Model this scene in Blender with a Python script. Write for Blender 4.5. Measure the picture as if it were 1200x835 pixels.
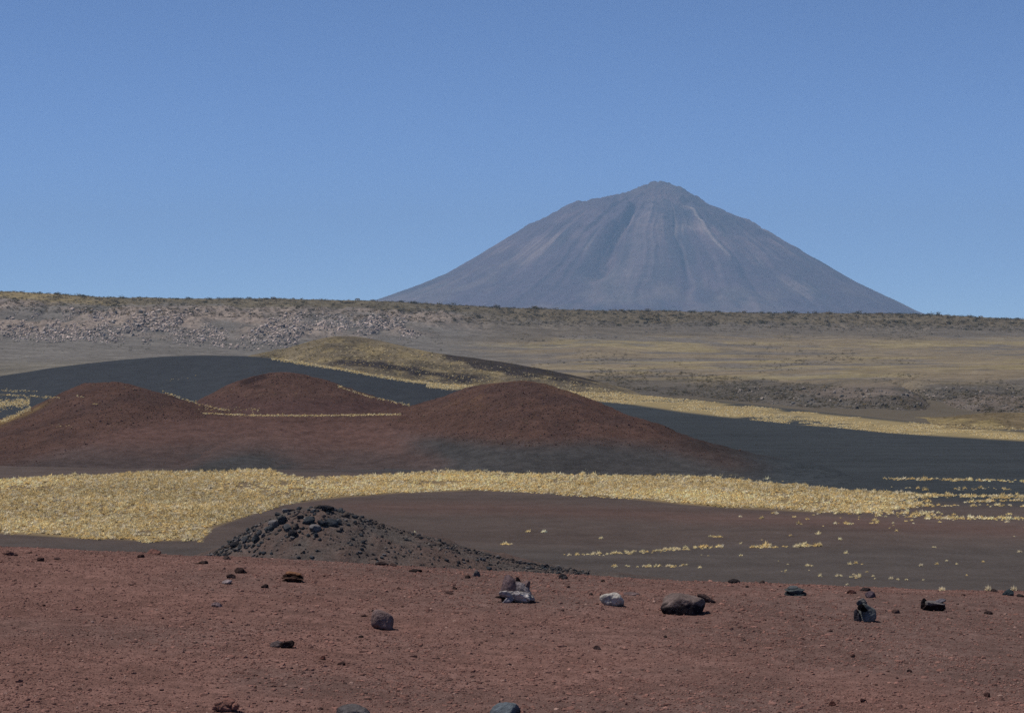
import bpy, bmesh, math, random
import numpy as np
from mathutils import Vector

for o in list(bpy.data.objects):
    bpy.data.objects.remove(o)

# ------------------------------------------------------------------ camera, sky, sun, exposure
F = 2800.0            # focal length in photo pixels (photo 1200 wide)
VH = 380.0            # photo row of the true horizon
EZ = 2.05             # eye height above the local ground (z = 0 under the viewer)
SC = bpy.context.scene
COL = SC.collection

cd = bpy.data.cameras.new('camera')
cam = bpy.data.objects.new('camera', cd); COL.objects.link(cam)
cam.location = (0, 0, EZ); cam.rotation_euler = (math.radians(90), 0, 0)
cd.sensor_width = 36.0; cd.sensor_fit = 'HORIZONTAL'
cd.lens = F * 36.0 / 1200.0
cd.shift_y = -(417.5 - VH) / 1200.0
cd.clip_start = 0.1; cd.clip_end = 60000
SC.camera = cam

SUN_EL, SUN_AZ = 64.0, -84.0       # azimuth clockwise from +Y (the viewing direction)
w = bpy.data.worlds.new('World'); SC.world = w; w.use_nodes = True
nt = w.node_tree; nt.nodes.clear()
sky = nt.nodes.new('ShaderNodeTexSky'); sky.sky_type = 'NISHITA'
sky.sun_disc = False
sky.sun_elevation = math.radians(SUN_EL); sky.sun_rotation = math.radians(SUN_AZ)
sky.altitude = 4300; sky.air_density = 0.5; sky.dust_density = 0.0; sky.ozone_density = 6.5
bg = nt.nodes.new('ShaderNodeBackground'); bg.inputs['Strength'].default_value = 0.138
wo = nt.nodes.new('ShaderNodeOutputWorld')
nt.links.new(sky.outputs[0], bg.inputs[0]); nt.links.new(bg.outputs[0], wo.inputs[0])

sd = bpy.data.lights.new('sun', 'SUN'); sd.energy = 4.6; sd.angle = math.radians(0.53); sd.color = (1.0, 0.95, 0.87)
sun = bpy.data.objects.new('sun', sd); COL.objects.link(sun)
az, el = math.radians(SUN_AZ), math.radians(SUN_EL)
sdir = Vector((math.sin(az) * math.cos(el), math.cos(az) * math.cos(el), math.sin(el)))
sun.rotation_euler = sdir.to_track_quat('Z', 'Y').to_euler(); sun.location = (-40, 20, 80)

SC.view_settings.view_transform = 'Standard'; SC.view_settings.look = 'None'
SC.view_settings.exposure = 0.0; SC.view_settings.gamma = 1.0
SC.view_settings.use_curve_mapping = False
SC.render.engine = 'CYCLES'
SC.cycles.use_denoising = False
SC.cycles.max_bounces = 4; SC.cycles.diffuse_bounces = 2; SC.cycles.volume_bounces = 0
SC.cycles.transparent_max_bounces = 8

# ------------------------------------------------------------------ numbers
rng = np.random.default_rng(11)

def lin(r, g, b, k=1.0):
    c = np.array([r, g, b], float) / 255.0
    return np.where(c <= 0.04045, c / 12.92, ((c + 0.055) / 1.055) ** 2.4) * k

def _h(i, j, k, seed):
    n = (i.astype(np.int64) * 374761393 + j.astype(np.int64) * 668265263 + k.astype(np.int64) * 2147483647 + seed * 1274126177) & 0xFFFFFFFF
    n = ((n ^ (n >> 13)) * 1274126177) & 0xFFFFFFFF
    n = ((n ^ (n >> 15)) * 2246822519) & 0xFFFFFFFF
    return ((n ^ (n >> 16)) & 0xFFFFFF) / float(0xFFFFFF)

def vnoise(x, y, z=None, seed=0):
    x = np.asarray(x, float); y = np.asarray(y, float)
    i = np.floor(x); j = np.floor(y); fx = x - i; fy = y - j
    sx = fx * fx * fx * (fx * (fx * 6 - 15) + 10); sy = fy * fy * fy * (fy * (fy * 6 - 15) + 10)
    if z is None:
        k = np.zeros_like(i)
        a = _h(i, j, k, seed); b = _h(i + 1, j, k, seed); c = _h(i, j + 1, k, seed); d = _h(i + 1, j + 1, k, seed)
        return ((a + (b - a) * sx) * (1 - sy) + (c + (d - c) * sx) * sy) * 2 - 1
    z = np.asarray(z, float); k = np.floor(z); fz = z - k; sz = fz * fz * (3 - 2 * fz)
    r = []
    for kk in (k, k + 1):
        a = _h(i, j, kk, seed); b = _h(i + 1, j, kk, seed); c = _h(i, j + 1, kk, seed); d = _h(i + 1, j + 1, kk, seed)
        r.append((a + (b - a) * sx) * (1 - sy) + (c + (d - c) * sx) * sy)
    return (r[0] + (r[1] - r[0]) * sz) * 2 - 1

def fbm(x, y, z=None, octaves=4, seed=0, gain=0.5):
    s = 0; a = 1.0; t = 0; f = 1.0
    for o in range(octaves):
        s = s + a * vnoise(x * f + 17.3 * o, y * f - 9.1 * o, None if z is None else z * f + 5.7 * o, seed + o)
        t += a; a *= gain; f *= 2.03
    return s / t

def sstep(a, b, x):
    t = np.clip((np.asarray(x, float) - a) / (b - a), 0, 1)
    return t * t * (3 - 2 * t)

def prof(pts, smooth=0):
    """A curve through (x, y) points, softened over `smooth` units."""
    p = np.array(pts, float)
    def f(x):
        x = np.asarray(x, float)
        if not smooth:
            return np.interp(x, p[:, 0], p[:, 1])
        return sum(np.interp(x + o * smooth, p[:, 0], p[:, 1]) * wgt for o, wgt in ((-1, .1), (-.5, .2), (0, .4), (.5, .2), (1, .1)))
    return f

def mix(a, b, m):
    return a + (b - a) * np.asarray(m)[..., None]

def zof(v, d):
    return EZ - (np.asarray(v, float) - VH) * np.asarray(d, float) / F

def vof(z, d):
    return VH - (z - EZ) * F / d

def uof(x, d):
    return 600 + x * F / d

FLOOR = EZ - 22.0

# ------------------------------------------------------------------ mesh helpers
def make_mesh(name, V, faces, col=None, smooth=True):
    V = np.ascontiguousarray(V, np.float32); faces = np.ascontiguousarray(faces, np.int32)
    k = faces.shape[1]; n = len(faces)
    me = bpy.data.meshes.new(name)
    me.vertices.add(len(V)); me.vertices.foreach_set('co', V.ravel())
    me.loops.add(n * k); me.loops.foreach_set('vertex_index', faces.ravel())
    me.polygons.add(n); me.polygons.foreach_set('loop_start', np.arange(0, n * k, k, dtype=np.int32))
    try:
        me.polygons.foreach_set('loop_total', np.full(n, k, np.int32))
    except Exception:
        pass
    me.polygons.foreach_set('use_smooth', np.full(n, smooth))
    me.update(calc_edges=True)
    if col is not None:
        a = me.attributes.new('col', 'FLOAT_COLOR', 'POINT')
        c = np.ones((len(V), 4), np.float32); c[:, :3] = np.clip(col, 0.002, 0.95)
        a.data.foreach_set('color', c.ravel())
    me.validate()
    return me

def obj(name, me, mat, label, cat, kind=None, group=None, parent=None):
    o = bpy.data.objects.new(name, me); COL.objects.link(o)
    if mat and not me.materials: me.materials.append(mat)
    if label: o['label'] = label
    if cat: o['category'] = cat
    if kind: o['kind'] = kind
    if group: o['group'] = group
    if parent: o.parent = parent
    return o

def grid_faces(nr, nc):
    r, c = np.meshgrid(np.arange(nr - 1), np.arange(nc - 1), indexing='ij')
    a = (r * nc + c).ravel()
    return np.stack([a, a + 1, a + nc + 1, a + nc], 1)

def sheet(name, X, Y, Z, col, mat, label, cat, keep=None, kind='structure'):
    nr, nc = Z.shape
    f = grid_faces(nr, nc)
    if keep is not None:
        f = f[keep.ravel()[f].any(1)]
    V = np.stack([X, Y, Z], -1).reshape(-1, 3)
    used = np.unique(f); remap = np.zeros(len(V), np.int64); remap[used] = np.arange(len(used))
    me = make_mesh(name, V[used], remap[f], col.reshape(-1, 3)[used])
    return obj(name, me, mat, label, cat, kind)

# ------------------------------------------------------------------ materials
def new_mat(name):
    m = bpy.data.materials.new(name); m.use_nodes = True
    t = m.node_tree; b = t.nodes['Principled BSDF']
    b.inputs['Roughness'].default_value = 0.95
    b.inputs['Specular IOR Level'].default_value = 0.0
    return m, t, b

def _noise(t, vec, scale, detail=3, rough=0.6):
    n = t.nodes.new('ShaderNodeTexNoise'); n.inputs['Scale'].default_value = scale
    n.inputs['Detail'].default_value = detail; n.inputs['Roughness'].default_value = rough
    t.links.new(vec, n.inputs['Vector']); return n.outputs['Fac']

def _map(t, val, a, b, lo, hi):
    m = t.nodes.new('ShaderNodeMapRange'); m.inputs[1].default_value = a; m.inputs[2].default_value = b
    m.inputs[3].default_value = lo; m.inputs[4].default_value = hi
    t.links.new(val, m.inputs[0]); return m.outputs[0]

def _mul(t, a, b):
    m = t.nodes.new('ShaderNodeMath'); m.operation = 'MULTIPLY'
    t.links.new(a, m.inputs[0])
    if isinstance(b, (int, float)): m.inputs[1].default_value = b
    else: t.links.new(b, m.inputs[1])
    return m.outputs[0]

def ground_mat(name, layers, bumps, rough=0.97, object_random=0.0):
    """Base colour = the mesh's own colour map times procedural grain; bump from the same kind of grain.
    layers: (scale, low, high); bumps: (scale, distance)."""
    m, t, b = new_mat(name)
    b.inputs['Roughness'].default_value = rough
    at = t.nodes.new('ShaderNodeAttribute'); at.attribute_name = 'col'
    tc = t.nodes.new('ShaderNodeTexCoord'); vec = tc.outputs['Object']
    fac = None
    for sc, lo, hi in layers:
        k = _map(t, _noise(t, vec, sc), 0.3, 0.7, lo, hi)
        fac = k if fac is None else _mul(t, fac, k)
    if object_random:
        oi = t.nodes.new('ShaderNodeObjectInfo')
        k = _map(t, oi.outputs['Random'], 0, 1, 1 - object_random, 1 + object_random)
        fac = _mul(t, fac, k) if fac else k
    vm = t.nodes.new('ShaderNodeVectorMath'); vm.operation = 'SCALE'
    t.links.new(at.outputs['Color'], vm.inputs[0])
    t.links.new(fac, vm.inputs['Scale'])
    t.links.new(vm.outputs[0], b.inputs['Base Color'])
    nrm = None
    for sc, dist in bumps:
        bp = t.nodes.new('ShaderNodeBump'); bp.inputs['Distance'].default_value = dist; bp.inputs['Strength'].default_value = 1.0
        t.links.new(_noise(t, vec, sc, 4, 0.65), bp.inputs['Height'])
        if nrm: t.links.new(nrm, bp.inputs['Normal'])
        nrm = bp.outputs[0]
    if nrm: t.links.new(nrm, b.inputs['Normal'])
    return m

def grass_mat(name, trans=0.3, object_random=0.12):
    m, t, b = new_mat(name)
    at = t.nodes.new('ShaderNodeAttribute'); at.attribute_name = 'col'
    tc = t.nodes.new('ShaderNodeTexCoord')
    k = _map(t, _noise(t, tc.outputs['Object'], 3.0, 2), 0.3, 0.7, 0.85, 1.15)
    oi = t.nodes.new('ShaderNodeObjectInfo')
    k = _mul(t, k, _map(t, oi.outputs['Random'], 0, 1, 1 - object_random, 1 + object_random))
    vm = t.nodes.new('ShaderNodeVectorMath'); vm.operation = 'SCALE'
    t.links.new(at.outputs['Color'], vm.inputs[0]); t.links.new(k, vm.inputs['Scale'])
    t.links.new(vm.outputs[0], b.inputs['Base Color'])
    tr = t.nodes.new('ShaderNodeBsdfTranslucent'); t.links.new(vm.outputs[0], tr.inputs[0])
    mx = t.nodes.new('ShaderNodeMixShader'); mx.inputs[0].default_value = trans
    t.links.new(b.outputs[0], mx.inputs[1]); t.links.new(tr.outputs[0], mx.inputs[2])
    t.links.new(mx.outputs[0], t.nodes['Material Output'].inputs[0])
    return m

M_SCORIA = ground_mat('red_scoria', [(0.9, 0.86, 1.12), (22, 0.8, 1.2), (105, 0.68, 1.36)], [(28, 0.012), (110, 0.006)])
M_GRAVEL = ground_mat('scoria_gravel', [(40, 0.8, 1.2)], [])
M_ASH = ground_mat('volcanic_ash', [(0.02, 0.92, 1.08), (0.3, 0.88, 1.12), (2.5, 0.85, 1.15)], [(1.6, 0.06), (7, 0.03)])
M_CINDER = ground_mat('cinder_slope', [(0.05, 0.9, 1.1), (0.45, 0.78, 1.22), (1.6, 0.78, 1.22)], [(0.5, 0.14), (2.0, 0.08)])
M_MOUND = ground_mat('mound_ash', [(0.5, 0.85, 1.15), (3, 0.75, 1.25), (9, 0.75, 1.25)], [(3.0, 0.14), (10, 0.06)])
M_FAR = ground_mat('dry_scrubland', [(0.02, 0.88, 1.12), (0.09, 0.76, 1.24), (0.45, 0.72, 1.28)], [(0.15, 0.9), (0.7, 0.4)])
M_MOUNT = ground_mat('volcano_slope', [(0.004, 0.85, 1.15), (0.02, 0.82, 1.18)], [(0.006, 22), (0.03, 6)])
M_ROCK = ground_mat('lava_rock', [(9, 0.7, 1.3), (45, 0.72, 1.28)], [(14, 0.02), (60, 0.008)], 0.9, 0.12)
M_BLOCK = ground_mat('weathered_block', [(0.7, 0.75, 1.25), (3, 0.8, 1.2)], [(2.5, 0.06)], 0.95, 0.15)
M_GRASS = grass_mat('dry_tussock_grass', 0.38)
M_BUSH = grass_mat('scrub_foliage', 0.15, 0.2)

KA = 0.645      # lit colour in the photo -> surface albedo

# edges of the grass bands, in photo rows, used for the litter under them and the tussocks on them
gt = prof([(-400, 570), (-100, 563), (0, 561), (100, 556), (200, 551), (318, 549), (334, 556), (360, 560), (400, 557.5), (480, 555), (540, 549.5), (600, 546), (680, 546), (760, 549), (840, 555), (920, 565), (1000, 574), (1100, 579), (1160, 580.5), (1250, 582), (1500, 585)])
gb = prof([(-400, 620), (-100, 622), (0, 625), (80, 630), (170, 634), (238, 633), (250, 619), (290, 605), (330, 592), (400, 583), (470, 578), (560, 575), (640, 577), (720, 583), (800, 591), (880, 597), (950, 600), (1010, 601), (1060, 599), (1090, 594), (1150, 590), (1500, 592)])
bt = prof([(560, 452), (640, 456), (700, 459), (740, 462), (800, 467.5), (860, 473), (920, 480), (980, 486), (1040, 492), (1100, 498), (1200, 506), (1300, 512)])
bb = prof([(560, 457), (640, 463), (700, 470), (740, 474), (800, 483), (860, 490), (920, 496), (980, 501), (1040, 507), (1100, 511), (1200, 517), (1300, 523)])

# ------------------------------------------------------------------ valley floor: one sheet out to the horizon
def floor_z(x, d):
    return FLOOR + 0.45 * fbm(x / 70, d / 90, seed=3) * sstep(60, 200, d) * (1 - sstep(1500, 4000, d))

u = np.concatenate([np.linspace(-1700, -120, 60), np.linspace(-100, 1300, 700), np.linspace(1320, 2900, 60)])
d = np.concatenate([np.linspace(-60, 180, 20), F * 22 / np.linspace(341, 71.7, 640)[1:], np.geomspace(860, 19500, 60)])
dd, uu = np.meshgrid(d, u, indexing='ij')
X = (uu - 600) / F * np.maximum(dd, 150); Z = floor_z(X, dd)
ASH = lin(95, 84, 80, KA); BLACK = lin(66, 70, 74, KA); REDD = lin(110, 85, 79, KA); DIRT = lin(108, 96, 84, KA)
vv = vof(Z, np.maximum(dd, 20))
n1 = fbm(X / 60, dd / 120, seed=21); n2 = fbm(X / 25, dd / 160, octaves=3, seed=22)
c = np.broadcast_to(ASH, Z.shape + (3,)).copy()
black_edge = prof([(-200, 520), (300, 545), (700, 562), (900, 572), (1000, 582), (1200, 592), (1500, 600)])(uu)
c = mix(c, BLACK, sstep(8, -10, vv - black_edge + 6 * n1))
redm = sstep(0, 1, 0.9 - np.abs(vv - prof([(200, 600), (400, 596), (600, 598), (900, 610), (1200, 622)])(uu) - 5 * n2) / 16.0) * sstep(300, 460, uu)
c = mix(c, REDD, 0.5 * redm)
c = mix(c, lin(88, 83, 81, KA), 0.7 * sstep(628, 650, vv + 6 * n2))
c = c * (1 + 0.12 * n2 + 0.16 * fbm(X / 40, dd / 5, octaves=3, seed=24))[..., None]
litter = sstep(-1, 2, vv - gt(uu)) * sstep(-1, 2, gb(uu) - vv)
c = mix(c, lin(165, 143, 102, KA), 0.62 * litter * sstep(1060, 980, uu) * (0.5 + 0.5 * sstep(-.3, .2, fbm(X / 7, dd / 12, seed=26))))
c = mix(c, lin(110, 101, 89, KA) * (1 + 0.15 * n2[..., None]), 0.9 * sstep(1, -2, vv - bt(uu) + 2 * n2) * sstep(690, 760, uu))
litter = sstep(-1, 2, vv - bt(uu)) * sstep(-1, 2, bb(uu) - vv) * sstep(-0.12, 0.15, fbm(X / 22, dd / 30, octaves=4, seed=27) + 0.12) * sstep(560, 600, uu)
c = mix(c, lin(190, 168, 120, KA), 0.6 * litter)
c = mix(c, DIRT, sstep(900, 1300, dd))
floor_o = sheet('valley_floor', X, dd, Z, c, M_ASH, 'flat dark ash valley floor running to the foot of the far ridge', 'valley floor')

# ------------------------------------------------------------------ hills
def hill(name, crest, dcen, wf, wb, colour, mat, label, cat, du=1.5, nd=150, bump=0.5, bscale=30, seed=1, smooth=10, pw=1.0, fine=0.0):
    lo, hi = crest[0][0], crest[-1][0]
    u = np.arange(lo, hi + du, du)
    vc = prof(crest, smooth)(u); dc = prof(dcen, 60)(u)
    zc = zof(vc, dc); hh = np.maximum(zc - FLOOR, -1.5)
    s = np.concatenate([np.linspace(-1.15, 0.05, int(nd * 0.75)), np.linspace(0.07, 1.15, int(nd * 0.25))])[:, None]
    wid = np.where(s < 0, prof(wf)(u)[None, :], prof(wb)(u)[None, :])
    D = dc[None, :] + s * wid
    shape = (0.5 + 0.5 * np.cos(np.pi * np.clip(np.abs(s), 0, 1))) ** pw
    U = np.broadcast_to(u[None, :], D.shape)
    X = (U - 600) / F * D
    n = fbm(X / bscale, D / bscale, octaves=5, seed=seed)
    Z = FLOOR - 1.0 * sstep(0.8, 1.1, np.abs(s)) + shape * hh[None, :] + bump * n * (0.25 + 0.75 * shape) * np.clip(hh[None, :] / 4, 0, 1)
    if fine:
        Z = Z + fine * 1.6 * fbm(X / 8, D / 8, octaves=3, seed=seed + 5) * sstep(0.25, 0.8, shape) + fine * (fbm(X / 3.2, D / 3.2, octaves=3, seed=seed + 9) + 0.5 * np.abs(fbm(X / 1.4, D / 1.4, octaves=2, seed=seed + 13))) * sstep(0.35, 0.8, shape)
    V = vof(Z, D)
    c = colour(U, V, X, D, n, shape)
    return sheet(name, X, D, Z, c, mat, label, cat)

def low_cover(U, V, n):
    """Cover shared by the lower flanks of the red hills: red scoria with soft patches of dark ash."""
    ash = np.exp(-((U - 278 + 50 * n) / 80) ** 2 - ((V - 546 + 7 * n) / 25) ** 2) * 1.1
    ash = np.maximum(ash, 0.6 * sstep(508, 552, V + 10 * n))
    ash = np.maximum(ash, sstep(545, 556, V + 5 * n))
    ash = np.maximum(ash, sstep(430, 560, U + 60 * n) * sstep(498, 520, V + 8 * n))
    return mix(np.broadcast_to(RED, U.shape + (3,)), HASH, np.clip(ash * 1.15, 0, 1))

ROUGH = lin(91, 70, 63, KA); RED = lin(102, 79, 73, KA); HASH = lin(72, 70, 70, KA)
OCHRE = lin(150, 128, 78, KA)

def col_central(U, V, X, D, n, s):
    n2 = fbm(X / 9, D / 9, seed=31)
    rough_edge = prof([(150, 470), (440, 494), (500, 507), (560, 515), (620, 519), (700, 518), (790, 524), (850, 540), (900, 552), (1000, 575)], 20)(U)
    c = low_cover(U, V, n)
    m = sstep(16, -14, V - rough_edge + 10 * n + 4 * n2)
    c = mix(c, ROUGH, m * sstep(960, 800, U + 50 * n))
    c = mix(c, lin(74, 59, 56, KA), 0.6 * m * sstep(0.0, 0.4, n2 + 0.6 * n))
    c = mix(c, lin(108, 84, 66, KA), 0.5 * m * sstep(0.15, 0.5, -n2 + 0.3 * n) * sstep(490, 460, V))
    c = mix(c, lin(62, 55, 53, KA), m * sstep(740, 860, U + 60 * n))
    c = mix(c, BLACK * 1.04, sstep(840, 940, U + 30 * n))
    return c * (1 + 0.12 * n2)[..., None]

hillC = hill('hill', [(170, 556), (200, 530), (240, 505), (290, 491), (340, 488), (400, 487), (440, 484), (480, 478), (510, 470), (545, 459), (580, 452), (610, 449), (640, 452), (680, 464), (720, 479), (760, 495), (800, 511), (850, 528), (900, 543), (950, 554), (1000, 566), (1060, 580)],
             [(170, 400), (400, 430), (610, 415), (800, 392), (900, 364), (950, 349), (1000, 331), (1060, 312)], [(170, 60), (610, 64), (800, 48), (950, 28), (1060, 15)], [(170, 60), (610, 70), (1060, 30)],
             col_central, M_CINDER, 'rust red cinder hill with a rough dark dome, centre of the valley', 'hill', bump=1.0, bscale=22, seed=41, fine=0.3, smooth=12)

def col_left(U, V, X, D, n, s):
    n2 = fbm(X / 8, D / 8, seed=33)
    rough_edge = prof([(-300, 556), (0, 547), (40, 538), (90, 522), (125, 505), (180, 490), (250, 484), (330, 480)], 20)(U)
    c = low_cover(U, V, n)
    m = sstep(14, -12, V - rough_edge + 9 * n + 4 * n2)
    c = mix(c, ROUGH, m)
    c = mix(c, lin(74, 59, 56, KA), 0.6 * m * sstep(0.0, 0.4, n2 + 0.6 * n))
    ol = prof([(-50, 502), (0, 495), (30, 485), (60, 470), (100, 455)])(U)
    c = mix(c, OCHRE, 0.35 * sstep(5, 0, np.abs(V - ol - 1 + 3 * n2)) * sstep(70, 40, U))
    return c * (1 + 0.12 * n2)[..., None]

hillL = hill('hill', [(-330, 520), (-200, 508), (-80, 502), (0, 495), (40, 480), (70, 463), (100, 451), (130, 447), (160, 451), (200, 462), (240, 474), (275, 482), (320, 492), (370, 506), (420, 530), (450, 545)],
             [(-330, 430), (130, 445), (450, 400)], [(-330, 80), (130, 90), (450, 40)], [(-330, 60), (130, 60), (450, 30)],
             col_left, M_CINDER, 'left reddish brown cinder hill with speckled top above the grass band', 'hill', bump=1.0, bscale=22, seed=47, fine=0.3, smooth=12)

def col_back(U, V, X, D, n, s):
    n2 = fbm(X / 9, D / 9, seed=35)
    c = mix(np.broadcast_to(lin(86, 66, 62, KA), U.shape + (3,)), ROUGH, sstep(474, 462, V + 6 * n))
    dark = sstep(0.18, 0.4, n2) * sstep(458, 448, V) * sstep(265, 290, U) * sstep(350, 320, U)
    return mix(c, lin(45, 36, 36, KA), 0.8 * dark) * (1 + 0.13 * n2)[..., None]

hillB = hill('hill', [(150, 505), (205, 486), (240, 466), (275, 448), (300, 441), (325, 438), (350, 440), (380, 447), (430, 463), (470, 474), (520, 490), (560, 505)],
             [(150, 520), (560, 500)], [(150, 70), (560, 60)], [(150, 60), (560, 60)],
             col_back, M_CINDER, 'small brown cinder hill behind, between the two larger red hills', 'hill', bump=0.8, bscale=25, seed=53, fine=0.3, smooth=10)

def col_dune(U, V, X, D, n, s):
    return np.broadcast_to(lin(66, 69, 74, KA), U.shape + (3,)) * (1 + 0.12 * n)[..., None]

hillD = hill('dune', [(-400, 458), (-200, 450), (0, 442), (60, 432), (120, 425), (190, 418), (250, 416), (300, 417), (350, 424), (400, 432), (460, 443), (520, 452), (570, 460), (640, 472), (700, 482)],
             [(-400, 640), (250, 650), (700, 560)], [(-400, 90), (250, 130), (700, 60)], [(-400, 90), (700, 90)],
             col_dune, M_ASH, 'smooth black sand dune behind the red hills, left', 'dune', bump=0.5, bscale=60, seed=59, smooth=30)

def col_ochre(U, V, X, D, n, s):
    n2 = fbm(X / 14, D / 20, seed=37); n3 = fbm(X / 5, D / 8, seed=38)
    c = mix(np.broadcast_to(lin(126, 114, 94, KA), U.shape + (3,)), lin(104, 95, 82, KA), sstep(-0.2, 0.5, n2))
    c = mix(c, lin(150, 134, 100, KA), 0.55 * sstep(0.0, 0.35, n3))
    sk = prof([(500, 416), (540, 419), (580, 426), (620, 431), (660, 438), (700, 447), (720, 452)])(U)
    th = prof([(515, 0), (560, 9), (620, 10), (680, 5), (705, 0)])(U)
    c = mix(c, lin(56, 51, 53, KA), 0.9 * sstep(3, -2, V - sk - th + 5 * n3) * sstep(0, 2, th))
    d2 = prof([(380, 428), (410, 424), (450, 428), (520, 440), (580, 448)])(U)
    c = mix(c, lin(62, 57, 58, KA), sstep(4, 0, np.abs(V - d2) - 2 + 3 * n3) * sstep(375, 400, U) * sstep(600, 540, U))
    return c

hillO = hill('hill', [(200, 436), (260, 424), (300, 414), (340, 406), (370, 397), (395, 393), (420, 394), (450, 399), (490, 409), (520, 415), (560, 421), (600, 427), (640, 434), (680, 442), (710, 449), (745, 460), (800, 470)],
             [(200, 830), (400, 830), (800, 740)], [(200, 120), (400, 140), (800, 60)], [(200, 120), (800, 80)],
             col_ochre, M_FAR, 'low ochre grass covered hill with a black ash patch, before the far ridge', 'hill', bump=0.8, bscale=40, seed=61, smooth=12)

def col_knoll(U, V, X, D, n, s):
    n2 = fbm(X / 6, D / 10, seed=39)
    return mix(np.broadcast_to(lin(112, 99, 78, KA), U.shape + (3,)), lin(146, 130, 94, KA), sstep(-0.2, 0.4, n2))

hillE = hill('hill', [(1050, 502), (1090, 494), (1125, 487), (1160, 484), (1210, 484), (1270, 489), (1350, 498)],
             [(1050, 535), (1350, 535)], [(1050, 36), (1350, 36)], [(1050, 40), (1350, 40)],
             col_knoll, M_FAR, 'low grassy knoll at the right end of the yellow band', 'hill', bump=0.3, bscale=15, seed=67, smooth=10)

# ------------------------------------------------------------------ far ridge / escarpment
RT = {-500: [(478, 670), (445, 880), (418, 1150), (398, 1320), (358, 1480), (336, 1640)],
      0:    [(474, 690), (441, 900), (420, 1120), (398, 1300), (360, 1450), (340, 1620)],
      60:   [(474, 690), (441, 900), (420, 1120), (399, 1300), (363, 1450), (343, 1610)],
      120:  [(474, 690), (441, 900), (419, 1130), (401, 1300), (366, 1450), (347, 1600)],
      200:  [(474, 690), (441, 900), (418, 1150), (405, 1300), (368, 1450), (348.5, 1600)],
      300:  [(474, 690), (443, 900), (420, 1150), (406, 1340), (370, 1500), (348.5, 1650)],
      440:  [(474, 690), (445, 900), (425, 1150), (400, 1420), (372, 1570), (351, 1720)],
      600:  [(474, 690), (445, 860), (418, 1300), (393, 1600), (375, 1720), (360, 1820)],
      700:  [(474, 690), (447, 840), (416, 1300), (390, 1650), (377, 1760), (363, 1860)],
      800:  [(476, 680), (450, 790), (415, 1350), (388, 1720), (378, 1810), (364, 1910)],
      900:  [(482, 650), (456, 690), (414, 1400), (389, 1760), (379, 1840), (365.5, 1940)],
      1000: [(490, 600), (458, 650), (412, 1450), (390, 1790), (380, 1870), (366, 1960)],
      1100: [(494, 575), (458, 645), (411, 1480), (391, 1800), (382, 1880), (368, 1970)],
      1200: [(496, 565), (457, 645), (410, 1500), (392, 1810), (385, 1890), (373, 1980)],
      1700: [(496, 565), (457, 645), (410, 1500), (392, 1810), (386, 1890), (374, 1980)]}
ku = np.array(sorted(RT)); kv = np.array([[p[0] for p in RT[k]] for k in ku]); kd = np.array([[p[1] for p in RT[k]] for k in ku])
u = np.concatenate([np.linspace(-500, -42, 120), np.arange(-40, 1242, 1.6), np.linspace(1244, 1700, 120)])
ss = np.concatenate([np.linspace(0, 1, 70), np.linspace(1, 3, 120)[1:], np.linspace(3, 5, 130)[1:]])
cv = np.stack([np.interp(u, ku, kv[:, i]) for i in range(6)]); cdm = np.stack([np.interp(u, ku, kd[:, i]) for i in range(6)])
cz = zof(cv, cdm)
def along(arr):
    out = np.zeros((len(ss), len(u)))
    for off, wg in ((-.24, .15), (-.12, .2), (0, .3), (.12, .2), (.24, .15)):
        q = np.clip(ss + off, 0, 5); i = np.minimum(q.astype(int), 4); f = (q - i)[:, None]
        out += wg * (arr[i] * (1 - f) + arr[i + 1] * f)
    return out
D = along(cdm); Z = along(cz)
back = np.array([30, 90, 250, 600, 1400])
D = np.concatenate([D, D[-1:] + back[:, None]]); Z = np.concatenate([Z, Z[-1:] - np.array([0.1, 0.6, 2, 5, 30])[:, None]])
U = np.broadcast_to(u, D.shape); X = (U - 600) / F * D
S = np.broadcast_to(np.concatenate([ss, np.full(5, 5.0)])[:, None], D.shape)
n1 = fbm(X / 55, D / 75, octaves=5, seed=71); n2 = fbm(X / 16, D / 30, octaves=4, seed=72); n3 = fbm(X / 6, D / 14, octaves=3, seed=73)
left = sstep(640, 480, U + 40 * n1)
crag = sstep(3.1, 3.5, S + 0.3 * n1) * sstep(4.7, 4.3, S + 0.3 * n1) * left * sstep(-0.45, 0.1, n1 + 0.25 * n2)
rough_all = sstep(0, .5, S) * sstep(5.0, 4.8, S) * 0.6 + 0.4
gul = (1 - np.abs(fbm(X / 34, D / 260, octaves=3, seed=75)) * 3.2).clip(0, 1)   # gullies running down the slope
bluff = sstep(0.05, 0.5, S) * sstep(1.25, 0.9, S) * sstep(760, 930, U)
rill = sstep(3.0, 3.5, S) * sstep(5.0, 4.6, S)
Z = Z + 1.1 * n1 * rough_all * sstep(0.5, 1.5, S) + crag * (3.0 * n2 + 2.6 * np.abs(n3)) - rill * 1.6 * gul ** 2 - bluff * 5.0 * gul ** 2 + 0.5 * n2 * sstep(4, 5, S)
V = vof(Z, D)
SCREE = lin(122, 117, 112, KA); PLAIN = lin(138, 125, 106, KA); TAN = lin(158, 144, 108, KA); GREY = lin(122, 115, 108, KA)
c = np.broadcast_to(SCREE, Z.shape + (3,)).copy()
# left: grey scree below, olive-tan turf above the crags
c = mix(c, lin(126, 119, 104, KA), 0.6 * sstep(2.2, 1.2, S + 0.5 * n1) * left)
c = mix(c, lin(160, 145, 134, KA), 0.9 * crag)
c = mix(c, lin(118, 109, 92, KA), sstep(4.35, 4.6, S + 0.3 * n2))
c = mix(c, lin(158, 140, 102, KA), 0.75 * sstep(4.3, 4.7, S + 0.4 * n2) * sstep(180, 60, U + 60 * n1))
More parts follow.
